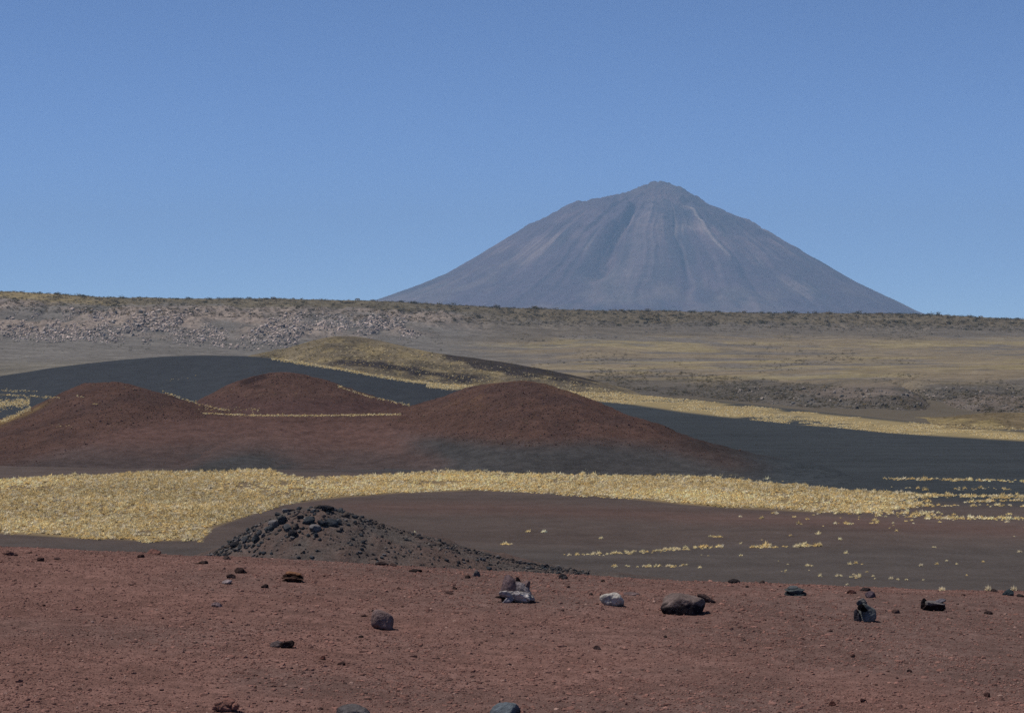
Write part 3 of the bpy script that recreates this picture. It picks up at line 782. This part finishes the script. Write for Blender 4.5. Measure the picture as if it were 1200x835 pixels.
# smaller rocks the photograph shows one by one: (u, v of the foot, width, height, colour, label)
SMALL = [(282, 671, 16, 7, lin(46, 36, 35), 'dark elongated rock chip above the pale chip, left of the ribbed rock'),
         (271, 677, 11, 6, lin(58, 46, 44), 'small brown chip in the short row left of the ribbed rock'),
         (266, 683, 12, 5, lin(128, 116, 118), 'small pale chip lowest in the row left of the ribbed rock'),
         (310, 688, 9, 5, lin(50, 40, 38), 'small dark chip below left of the ribbed rock'),
         (254, 710, 15, 6, lin(96, 82, 84), 'faint mauve flat chip far left of the ribbed rock'),
         (558, 675, 10, 9, lin(86, 80, 80), 'small grey upright stone on the crest left of the slab pile'),
         (548, 677, 7, 4, lin(44, 36, 36), 'tiny dark chip beside the grey upright stone on the crest'),
         (660, 678, 11, 7, lin(50, 48, 50), 'small blackish stone on the crest right of the slab pile'),
         (700, 760, 10, 5, lin(56, 44, 44), 'small dark chip alone below the whitish stone'),
         (740, 697, 20, 4, lin(92, 78, 78), 'thin mauve slab lying just behind the whitish stone'),
         (860, 680, 15, 5, lin(40, 36, 37), 'flat black stone on the crest behind the largest boulder'),
         (893, 683, 8, 4, lin(60, 50, 48), 'tiny brown chip on the crest left of the layered stone'),
         (1181, 697, 14, 8, lin(48, 54, 58), 'dark bluish stone on the crest at the far right'),
         (1196, 699, 9, 4, lin(48, 42, 42), 'small dark chip right of the bluish crest stone'),
         (1165, 693, 10, 4, lin(52, 44, 44), 'dark flat chip left of the bluish crest stone'),
         (487, 670, 16, 4, lin(40, 34, 34), 'thin black slab on the crest above the round cobble'),
         (447, 661, 17, 5, lin(46, 38, 38), 'thin dark slab on the crest at the foot of the mound'),
         (461, 663, 8, 4, lin(62, 50, 48), 'small brown chip right of the thin dark slab'),
         (1014, 692, 13, 5, lin(48, 42, 42), 'dark rough chip on the crest above the purple rock'),
         (998, 695, 12, 5, lin(64, 44, 42), 'dark red flat chip left of the purple rock'),
         (1158, 719, 10, 4, lin(42, 34, 34), 'small black chip right of the hollowed rock'),
         (1050, 718, 9, 5, lin(66, 52, 50), 'small brown chip between upright block and hollowed rock'),
         (180, 646, 18, 6, lin(100, 72, 66), 'reddish lump on the crest at the left'),
         (12, 650, 18, 5, lin(84, 62, 58), 'brown lump on the crest at the far left'),
         (47, 657, 9, 5, lin(62, 48, 46), 'small dark lump near the far left crest'),
         (67, 655, 8, 3, lin(72, 56, 54), 'small flat chip near the far left crest'),
         (165, 653, 9, 4, lin(60, 46, 44), 'small dark chip below the reddish crest lump'),
         (238, 660, 12, 4, lin(50, 40, 38), 'dark flat chip near the left foot of the mound'),
         (266, 655, 9, 5, lin(66, 56, 54), 'small greyish chip at the left foot of the mound'),
         (400, 779, 10, 5, lin(58, 44, 42), 'small dark stone lower left of the round cobble'),
         (378, 772, 7, 5, lin(88, 58, 52), 'small reddish stone lower left of the round cobble'),
         (976, 826, 9, 6, lin(76, 50, 46), 'small dark red stone near the bottom edge, right of centre'),
         (1012, 822, 8, 5, lin(64, 44, 42), 'small dark red stone upper right of its twin by the bottom edge'),
         (1157, 816, 8, 6, lin(66, 48, 46), 'small dark stone near the bottom right corner'),
         (1066, 787, 7, 4, lin(60, 46, 44), 'tiny dark stone above the bottom right corner'),
         (526, 695, 12, 3, lin(62, 48, 46), 'thin brown chip left of the slab pile'),
         (533, 690, 6, 4, lin(56, 44, 42), 'tiny dark chip left of the slab pile')]
for i, (u_, v_, w_, h_, c_, lab) in enumerate(SMALL):
    k, _ = px(u_, v_)
    P, T = rock_shape(700 + i, 4, (w_ * k, w_ * 0.8 * k, h_ * 1.2 * k), 10, 20, 0.08, zmin=-.3)
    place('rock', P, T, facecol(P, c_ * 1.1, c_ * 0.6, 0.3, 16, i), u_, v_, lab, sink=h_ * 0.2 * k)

# loose pebbles, one object each
pebm = []
for i in range(12):
    P, T = rock_shape(800 + i, 3, (1, .85, .62), 9, 18, 0.07)
    me = make_mesh('pebble', P - np.array([0, 0, P[:, 2].min() + 0.12]), T, np.broadcast_to([lin(84, 63, 59), lin(100, 74, 68), lin(66, 56, 55), lin(112, 86, 80)][i % 4], P.shape))
    try: me.set_sharp_from_angle(angle=math.radians(32))
    except Exception: pass
    pebm.append(me)
cnt = 0
while cnt < 75:
    u_ = rng.uniform(0, 1200); top = float(crest_v(u_)) + 3
    v_ = top + (835 - top) * rng.uniform(0, 1) ** 1.7
    l = on_ground(u_, v_)
    if l is None: continue
    o = obj('pebble', pebm[cnt % 12], M_ROCK, 'small dark scoria pebble lying on the red gravel', 'pebble', group='small pebbles strewn over the red ground')
    s_ = l.y / F * min(7.0, rng.lognormal(math.log(3.2), 0.35)) * (1.0 if v_ > 730 else 1.1)
    o.location = l; o.scale = (s_ * rng.uniform(.8, 1.4), s_, s_ * rng.uniform(.6, 1)); o.rotation_euler = (0, 0, rng.uniform(0, 6.28)); cnt += 1

# ------------------------------------------------------------------ rocks on the mound
blk = []
for i in range(14):
    P, T = rock_shape(900 + i, 3, (1, .9, .75), 10, 22, 0.08)
    cb = [lin(56, 58, 62), lin(74, 74, 76), lin(48, 46, 48), lin(76, 68, 64), lin(58, 60, 63), lin(98, 94, 94), lin(58, 58, 60)][i % 7]
    me = make_mesh('rock', P - np.array([0, 0, P[:, 2].min() + 0.15]), T, facecol(P, cb, cb * .7, .3, 4, i))
    try: me.set_sharp_from_angle(angle=math.radians(30))
    except Exception: pass
    blk.append(me)
def on_mound(u, v):
    for k in range(8):
        loc, ob = cast(u, v + k)
        if ob is mound: return loc
    return None
BIG = [(300, 634, 12, 9), (288, 634, 9, 8), (276, 640, 12, 7), (266, 642, 9, 5), (313, 622, 8, 6), (322, 616, 15, 10), (330, 612, 14, 9), (318, 620, 9, 7), (336, 621, 11, 9), (343, 628, 12, 10), (346, 618, 9, 7),
       (362, 612, 14, 8), (368, 621, 15, 8), (378, 615, 12, 7), (388, 615, 14, 9), (396, 613, 9, 7), (381, 598, 18, 7), (372, 595, 9, 5), (290, 618, 6, 5), (336, 599, 10, 6), (326, 603, 8, 5), (350, 597, 7, 5), (304, 626, 8, 6), (352, 607, 8, 5), (405, 605, 9, 7), (399, 600, 8, 6), (308, 629, 6, 5), (416, 607, 8, 5), (370, 628, 7, 5), (297, 640, 7, 4)]
lab_top = 'black lava block heaped on top of the dark mound'
lab_sl = 'small black rock scattered down the slope of the dark mound'
cnt = 0
cb = 0
for (u_, v_, w_, h_) in BIG:
    l = on_mound(u_, v_)
    if l is None: continue
    k = l.y / F
    o = obj('rock', blk[cb % 14], M_BLOCK, lab_top, 'rock', group='black blocks heaped on the mound top'); cb += 1
    o.location = l; o.scale = (w_ * k * 1.15, w_ * k, h_ * k * 1.45); o.rotation_euler = (rng.uniform(-.3, .3), rng.uniform(-.3, .3), rng.uniform(0, 6.28)); cnt += 1
mcrest = prof([(205, 668), (240, 652), (262, 640), (285, 624), (308, 610), (330, 600), (352, 594.5), (375, 593), (395, 596), (415, 602), (450, 614), (500, 628), (540, 640), (580, 651), (620, 659), (680, 668)])
pts = []
tries = 0
while len(pts) < 1700 and tries < 30000:
    tries += 1
    u_ = rng.uniform(215, 690); t_ = float(mcrest(u_)); b_ = float(crest_v(u_))
    if b_ - t_ < 1: continue
    v_ = t_ + (b_ - t_) * rng.uniform(0, 1) ** 1.4 + 0.5
    keepp = 0.9 * math.exp(-max(0, v_ - t_) / 22) + 0.22
    if rng.uniform() > keepp: continue
    loc, ob = cast(u_, v_)
    if ob is not mound: continue
    if rng.uniform() < 0.45 and float(vnoise(np.array(u_ / 16.0), np.array(v_ / 7.0), seed=7)) < 0.1: continue
    size = float(np.clip(rng.lognormal(math.log(2.2), 0.5) * (1.15 if u_ < 450 else 0.8), 1.0, 5))
    pts.append((size, loc))
pts.sort(key=lambda q: -q[0])
nind = max(0, 300 - 14 - len(SMALL) - 75 - cnt - 6)
for s_, l in pts[:nind]:
    k = l.y / F
    o = obj('rock', blk[int(rng.integers(14))], M_BLOCK, lab_sl, 'rock', group='small rocks down the mound slope')
    o.location = l; o.scale = (s_ * k * rng.uniform(.9, 1.4), s_ * k, s_ * k * rng.uniform(.7, 1.2)); o.rotation_euler = (0, 0, rng.uniform(0, 6.28))
rest = pts[nind:]
if rest:
    pos = np.array([tuple(l) for s_, l in rest]); sz = np.array([s_ * l.y / F for s_, l in rest])
    scl = sz[:, None] * rng.uniform(0.75, 1.25, (len(rest), 3))
    cc = np.array([lin(62, 62, 64), lin(86, 76, 72), lin(48, 46, 48), lin(104, 96, 92)])[rng.integers(0, 4, len(rest))]
    V, T, C = scatter_mesh(CHK, pos + np.array([0, 0, 1]) * scl[:, 2:] * .15, scl, rng.uniform(0, 6.28, len(rest)), cc)
    obj('rubble', make_mesh('rubble', V, T, C, False), M_BLOCK, 'fine black rubble scattered over the dark mound', 'rubble', 'stuff')

# ------------------------------------------------------------------ cinder rubble on the red hills, boulders on the crags
def cast_many(n, usamp, vsamp, want, tries=6):
    out = []
    for i in range(n * tries):
        if len(out) >= n: break
        u_ = usamp(); v_ = vsamp(u_)
        if v_ is None: continue
        loc, ob = cast(u_, v_)
        if ob in want: out.append((u_, v_, loc))
    return out
def rub(name, pts, smin, smax, cols, label, mat, sig=0.4):
    pos = np.array([tuple(p[2]) for p in pts]); dpt = pos[:, 1]
    sz = np.clip(rng.lognormal(math.log(smin), sig, len(pts)), smin * .5, smax) * dpt / F
    scl = sz[:, None] * rng.uniform(0.7, 1.3, (len(pts), 3))
    cc = np.array(cols)[rng.integers(0, len(cols), len(pts))] * rng.uniform(.8, 1.2, (len(pts), 1))
    V, T, C = scatter_mesh(CHK, pos + np.array([0, 0, 1]) * scl[:, 2:] * .15, scl, rng.uniform(0, 6.28, len(pts)), cc)
    return obj(name, make_mesh(name, V, T, C, False), mat, label, 'rubble', 'stuff')

re_c = prof([(440, 494), (500, 507), (560, 515), (620, 519), (700, 518), (790, 524), (850, 540), (900, 552), (960, 562)])
p = cast_many(3800, lambda: rng.normal(640, 110), lambda u_: 447 + (float(re_c(u_)) + 4 - 447) * rng.uniform(0, 1), (hillC,))
re_l = prof([(0, 547), (40, 538), (90, 522), (125, 505), (180, 490), (250, 484), (330, 484)])
p += cast_many(2600, lambda: rng.uniform(-20, 290), lambda u_: 446 + (float(re_l(u_)) + 6 - 446) * rng.uniform(0, 1), (hillL,))
p += cast_many(900, lambda: rng.uniform(220, 470), lambda u_: 438 + 36 * rng.uniform(0, 1) ** 1.5, (hillB,))
rub('rubble', p, 0.85, 2.6, [lin(74, 54, 51), lin(84, 62, 58), lin(96, 73, 66), lin(56, 44, 43), lin(110, 92, 74)], 'coarse brown cinder rubble on the tops of the red hills', M_BLOCK)

cr_t = prof([(0, 360), (200, 362), (300, 362), (440, 368), (560, 372)]); cr_b = prof([(0, 400), (200, 405), (300, 412), (400, 402), (500, 398), (560, 392)])
def crag_v(u_):
    t_, b_ = float(cr_t(u_)), float(cr_b(u_))
    q = 0.5 + 0.5 * rng.uniform(-1, 1) * abs(rng.uniform(0, 1)) ** .3
    v_ = t_ + (b_ - t_) * q
    m_ = float(fbm(np.array(u_ / 30.0 + v_ / 40.0), np.array(v_ / 22.0), octaves=3, seed=5))
    return v_ if m_ - 0.7 * float(sstep(400, 560, u_)) > rng.uniform(-0.3, 0.12) else None
p = cast_many(9500, lambda: rng.uniform(-30, 540), crag_v, (ridge,), 8)
rub('rubble', p, 1.35, 5, [lin(174, 158, 148), lin(152, 143, 137), lin(184, 166, 154), lin(104, 100, 97), lin(128, 121, 115)], 'pale pinkish boulders along the crags of the far ridge', M_FAR, 0.5)
p = cast_many(800, lambda: rng.uniform(860, 1220), lambda u_: rng.uniform(454, 486), (ridge,))
rub('rubble', p, 1.6, 5, [lin(112, 107, 102), lin(94, 92, 88), lin(132, 122, 114), lin(78, 76, 74)], 'broken dark lava blocks along the low bluff at the right', M_FAR, 0.5)

# ------------------------------------------------------------------ dry tussock grass
TC = np.array([lin(250, 226, 168), lin(246, 218, 156), lin(252, 236, 190), lin(228, 204, 148), lin(250, 234, 198)]) * 0.88
n = 260000
un = rng.uniform(-150, 1350, n); dn = rng.uniform(235, 400, n)
un = 600 + (un - 600) * 330 / dn                                     # even spread over the ground
x = (un - 600) / F * dn; z = floor_z(x, dn); vn = vof(z, dn)
nz = fbm(x / 9, dn / 14, octaves=3, seed=151)
ed = 2.6 * fbm(x / 6, dn / 20, octaves=3, seed=152)
inside = (vn > gt(un) + ed) & (vn < gb(un) + 1.6 * ed)
thin = np.minimum(vn - gt(un), gb(un) - vn)
dens = 0.5 + 0.5 * nz - 0.26 * sstep(980, 1110, un) * (0.5 + sstep(-.2, .2, fbm(x / 40, dn / 4, octaves=2, seed=158)))
gap = sstep(0.18, 0.4, fbm(x / 30, dn / 9, octaves=3, seed=153)) * 0.28
inside &= rng.uniform(0, 1, n) < (dens - gap) * (0.35 + 0.65 * sstep(-1, 5, thin))
strip = [(un[i], vn[i], x[i], dn[i], z[i]) for i in np.where(inside)[0]]
# outlying streaks and lone tussocks: (u0, v0, u1, v1, half thickness, count)
STREAK = [(1040, 579, 1215, 583, 1.2, 150), (1060, 592, 1215, 593, 1.0, 60), (1010, 600, 1100, 601, 1.2, 50), (1036, 561, 1215, 564, 1.0, 150), (1130, 588, 1215, 586, 1.2, 60), (1085, 607, 1215, 608, 1.4, 110), (683, 650, 735, 647.5, 1.2, 34), (735, 648, 828, 641, 1.4, 70), (826, 643, 850, 640, 1.5, 8),
          (873, 641, 925, 641, 1.0, 30), (925, 641, 962, 638.5, 1.0, 24), (663, 650, 676, 650, .6, 5), (712, 664, 805, 663, 1.0, 24), (586, 637.5, 602, 637.5, .5, 9), (832, 629, 846, 629, .5, 7),
          (905, 601, 912, 602, 1, 6), (977, 613, 1000, 614, .8, 12), (1012, 613, 1028, 613, .8, 6), (935, 614, 944, 614, .5, 3), (990, 676, 1008, 675, 1.2, 8), (975, 675, 985, 675, .6, 4), (944, 662, 954, 663, .8, 4), (916, 669, 924, 669, .6, 3), (1000, 600, 1090, 604, 3.5, 60), (1040, 572, 1200, 573, 2, 26)]
lone = []
for u0, v0, u1, v1, th, q in STREAK:
    for i in range(q):
        t_ = rng.uniform(); lone.append((u0 + (u1 - u0) * t_ + rng.normal(0, 1), v0 + (v1 - v0) * t_ + rng.normal(0, th * .6)))
for q in [(619, 623), (637, 623.5), (704, 631), (486, 624), (868, 651), (868, 637), (984, 632), (960, 673), (946, 663), (961, 675), (1003, 660), (1010, 661), (1016, 670), (1079, 663), (1098, 661), (1121, 661), (1133, 674), (1062, 679), (1082, 679.5), (1044, 678), (1052, 679), (996, 661), (912, 657), (820, 665), (822, 650), (830, 651), (948, 668), (1000, 673), (1003, 677), (1025, 678), (1023, 675), (993, 685)]:
    lone.append(q)
for i in range(45):
    lone.append((rng.uniform(860, 1210), 602 + 60 * rng.uniform() ** 1.8))
def to_floor(u_, v_):
    d_ = (EZ - FLOOR) * F / (v_ - VH)
    for _ in range(3):
        x_ = (u_ - 600) / F * d_; z_ = float(floor_z(np.array(x_), np.array(d_))); d_ = (EZ - z_) * F / (v_ - VH)
    return (u_, v_, x_, d_, z_)
lone = [to_floor(*q) for q in lone]
tmesh = []
for i, (P, T, S) in enumerate(TUS):
    tmesh.append(make_mesh('tussock', P, T, TC[i % 5][None] * S[:, None], False))
def ts(d_): return float(np.clip(rng.lognormal(math.log(0.42), 0.3), 0.24, 0.9))
lone.sort(key=lambda q: q[3]); strip.sort(key=lambda q: q[3])
ind = [(q, 0) for q in lone[:170]] + [(q, 1) for q in strip[:125]]
for q, kindi in ind:
    lab, grp = (('pale yellow grass tussock standing apart on the bare dark ash', 'tussocks apart on the dark ash') if kindi == 0
                else ('pale yellow grass tussock at the near edge of the broad grass band', 'tussocks at the near edge of the grass band'))
    o = obj('tussock', tmesh[int(rng.choice([2, 4, 7, 0])) if kindi == 0 else int(rng.integers(8))], M_GRASS, lab, 'tussock', group=grp)
    s_ = ts(q[3]) * (0.62 if kindi == 0 else 1.0)
    o.location = (q[2], q[3], q[4] - 0.02); o.scale = (s_, s_, s_ * rng.uniform(.8, 1.15)); o.rotation_euler = (0, 0, rng.uniform(0, 6.28))
# white tufts right at the crest of the red ground
for u_, v_, h_ in [(1104, 692, 7), (1158, 692, 9), (1188, 692, 8)]:
    l = on_ground(u_, v_); k = l.y / F
    o = obj('tussock', tmesh[4], M_GRASS, {1104: 'small whitish tuft on the crest above the hollowed rock', 1158: 'whitish tuft on the crest left of the bluish stone', 1188: 'whitish tuft on the crest right of the bluish stone'}[u_], 'tussock')
    o.location = l; o.scale = (8 * k, 8 * k, h_ * k * 1.2)
rest = lone[170:] + strip[125:]
pos = np.array([(q[2], q[3], q[4] - .02) for q in rest]); m = len(rest)
s = np.clip(rng.lognormal(math.log(0.37), 0.36, m), 0.18, 0.9)
scl = np.stack([s, s, s * rng.uniform(.8, 1.15, m)], 1)
TUM = [tussock_shape(230 + i, 30) for i in range(8)]
tint = fbm(pos[:, 0] / 25, pos[:, 1] / 25, octaves=2, seed=160)
cc = TC[rng.integers(0, 5, m)] * (1 + 0.3 * tint + rng.uniform(-.16, .12, m))[:, None]
V, T, C = scatter_mesh(TUM, pos, scl, rng.uniform(0, 6.28, m), cc)
print('tussocks', m)
obj('grass', make_mesh('grass', V, T, C, False), M_GRASS, 'broad band of pale yellow tussock grass across the dark valley', 'grass', 'stuff')

# far yellow bands: sparser, at 450 to 800 m and on the flanks of the hills
far = []
def band_pts(cnt, usamp, vsamp, tries=4):
    k = 0
    for i in range(cnt * tries):
        if k >= cnt: return
        u_ = usamp(); v_ = vsamp(u_)
        if v_ is None: continue
        loc, ob = cast(u_, v_)
        if ob is not None and ob is not ground and (ob is not hillC or u_ < 490) and loc.y < 2500:
            far.append(loc); k += 1
def band_v(u_):
    t_, b_ = float(bt(u_)), float(bb(u_)); q = rng.uniform()
    v_ = t_ + (b_ - t_) * q
    m_ = float(fbm(np.array(u_ / 45.0), np.array(v_ / 3.2), octaves=3, seed=170))
    return v_ if m_ > -0.12 + 0.7 * (abs(q - .45) - .2) else None
band_pts(15000, lambda: rng.uniform(565, 1260), band_v, 3)
def line_pts(pts, th, cnt):
    f = prof(pts); a, b = pts[0][0], pts[-1][0]
    band_pts(cnt, lambda: rng.uniform(a, b), lambda u_: float(f(u_)) + rng.normal(0, th), 2)
line_pts([(318, 419.5), (360, 426.5), (400, 432.5), (440, 440), (480, 446.5), (520, 451), (556, 453)], .9, 2200)
line_pts([(500, 452), (530, 454.5), (570, 456.5)], 1.2, 700)
line_pts([(190, 459), (235, 474), (270, 481.5)], .8, 160)
line_pts([(235, 484), (290, 486.5), (360, 487), (470, 485.5)], .55, 900)
line_pts([(232, 478.5), (305, 480)], 1.3, 60); line_pts([(395, 452), (430, 464), (480, 475)], .7, 200)
line_pts([(0, 462.5), (25, 463.5), (70, 466)], .7, 150); line_pts([(0, 457), (45, 459)], .8, 60)
line_pts([(-20, 500), (0, 494), (18, 487), (36, 478)], 1.3, 600); line_pts([(-20, 474), (0, 474), (35, 471)], 2.4, 1000)
line_pts([(90, 464), (98, 465)], .4, 10); line_pts([(109, 473), (116, 473.5)], .4, 8); line_pts([(60, 498), (85, 500)], 1, 10)
line_pts([(195, 446), (235, 441)], .8, 9)
line_pts([(1090, 496), (1130, 500), (1200, 503), (1260, 505)], 2, 400)
# ochre hill cover
band_pts(1500, lambda: rng.uniform(310, 740), lambda u_: float(np.interp(u_, [310, 395, 520, 640, 740], [412, 393, 417, 440, 462])) + rng.uniform(0, 1) * float(np.interp(u_, [310, 395, 520, 640, 740], [6, 34, 34, 26, 6])), 3)
pos = np.array([tuple(l) for l in far]); m = len(pos)
s = np.clip(rng.lognormal(math.log(1.45), 0.32, m), 0.8, 3.0) * np.minimum(pos[:, 1], 850) / F
scl = np.stack([s * 1.15, s * 1.15, s * rng.uniform(.6, .95, m)], 1)
cc = TC[rng.integers(0, 5, m)] * rng.uniform(.8, 1.1, (m, 1)) * np.where(pos[:, 1] > 790, .62, 1.0)[:, None]
LOW = [tussock_shape(250 + i, 8) for i in range(5)]
V, T, C = scatter_mesh(LOW, pos, scl, rng.uniform(0, 6.28, m), cc)
obj('grass', make_mesh('grass', V, T, C, False), M_GRASS, 'thin far streaks of yellow grass winding behind the red hills', 'grass', 'stuff')

# ------------------------------------------------------------------ scrub on the far ridge and plain
BC = np.array([lin(90, 86, 66), lin(78, 76, 62), lin(104, 94, 70), lin(72, 70, 62), lin(122, 106, 78)])
sk = prof([(-60, 338), (0, 340), (60, 343), (120, 347), (200, 348.5), (300, 348.5), (440, 351), (600, 360), (700, 363), (800, 364), (900, 365.5), (1000, 366), (1100, 368), (1200, 373), (1280, 374)])
bl = []
def bush_pts(cnt, usamp, vsamp, smed, on=None):
    on = on or (ridge,)
    k = 0
    for i in range(cnt * 4):
        if k >= cnt: return
        u_ = usamp(); v_ = vsamp(u_)
        if v_ is None: continue
        loc, ob = cast(u_, v_)
        if ob in on: bl.append((smed * float(np.clip(rng.lognormal(0, .38), .5, 2.2)), loc)); k += 1
bush_pts(4500, lambda: rng.uniform(-40, 1240), lambda u_: float(sk(u_)) + float(np.interp(u_, [0, 200, 400, 700, 1200], [24, 22, 26, 20, 17])) * rng.uniform(0, 1), 3.1)
bush_pts(520, lambda: rng.uniform(-40, 1240), lambda u_: float(sk(u_)) + rng.uniform(0.3, 2.0), 3.4)
bush_pts(500, lambda: rng.uniform(0, 520), lambda u_: rng.uniform(360, 412), 2.6)
def plain_v(u_):
    v_ = rng.uniform(385, 470)
    m_ = float(fbm(np.array(u_ / 70.0), np.array(v_ / 9.0), octaves=3, seed=180))
    return v_ if m_ > 0.12 else None
bush_pts(1100, lambda: rng.uniform(600, 1240), plain_v, 2.4)
def low_v(u_):
    b_ = float(np.interp(u_, [700, 800, 900, 1000, 1240], [462, 466, 474, 484, 488])); v_ = b_ - 30 * rng.uniform(0, 1) ** 1.2
    m_ = float(fbm(np.array(u_ / 22.0), np.array(v_ / 6.0), octaves=3, seed=181))
    return v_ if m_ > -0.22 else None
bush_pts(3600, lambda: rng.uniform(690, 1240), low_v, 2.5)
nb_ridge = len(bl)
hl = bl; bl = []
bush_pts(1500, lambda: rng.uniform(300, 745), lambda u_: float(np.interp(u_, [300, 395, 520, 640, 745], [414, 393, 416, 431, 460])) + rng.uniform(0, 34), 2.0, (hillO,))
bush_pts(160, lambda: rng.uniform(1085, 1230), lambda u_: rng.uniform(484, 503), 2.0, (hillE,))
low_bl = bl; bl = hl
bl.sort(key=lambda q: -q[0])
bmesh_ = [make_mesh('shrub', P, T, BC[i % 5][None] * S[:, None], False) for i, (P, T, S) in enumerate(BSH)]
for s_, l in bl[:290]:
    k = s_ * l.y / F
    o = obj('shrub', bmesh_[int(rng.integers(8))], M_BUSH, 'rounded dark olive shrub growing on the far ridge', 'shrub', group='larger shrubs on the far ridge')
    o.location = l; o.scale = (k, k, k * rng.uniform(.65, .95)); o.rotation_euler = (0, 0, rng.uniform(0, 6.28))
rest = bl[290:] + low_bl; m = len(rest)
pos = np.array([tuple(l) for s_, l in rest]); s = np.array([s_ * l.y / F for s_, l in rest])
scl = np.stack([s, s, s * rng.uniform(.6, .9, m)], 1)
SB = [bush_shape(350 + i, 36) for i in range(6)]
V, T, C = scatter_mesh(SB, pos, scl, rng.uniform(0, 6.28, m), BC[rng.integers(0, 5, m)] * rng.uniform(.75, 1.25, (m, 1)))
obj('scrub', make_mesh('scrub', V, T, C, False), M_BUSH, 'low olive scrub dotting the far ridge and plain', 'scrub', 'stuff')

# ------------------------------------------------------------------ haze
hb = (-16500, 16500, -300, 20500, FLOOR - 8, 960)
V = np.array([[hb[i], hb[2 + j], hb[4 + k]] for i in (0, 1) for j in (0, 1) for k in (0, 1)])
Fc = np.array([[0, 1, 3, 2], [4, 6, 7, 5], [0, 4, 5, 1], [2, 3, 7, 6], [0, 2, 6, 4], [1, 5, 7, 3]])
hm = bpy.data.materials.new('haze'); hm.use_nodes = True
t = hm.node_tree; t.nodes.clear()
pv = t.nodes.new('ShaderNodeVolumePrincipled'); mo = t.nodes.new('ShaderNodeOutputMaterial')
pv.inputs['Color'].default_value = (0.45, 0.69, 1.0, 1); pv.inputs['Density'].default_value = 5.2e-5; pv.inputs['Anisotropy'].default_value = 0.0
t.links.new(pv.outputs[0], mo.inputs['Volume'])
obj('haze', make_mesh('haze', V, Fc, None, False), hm, 'thin blue haze softening the distant volcano', 'haze', 'stuff')
print('objects', len(bpy.data.objects))
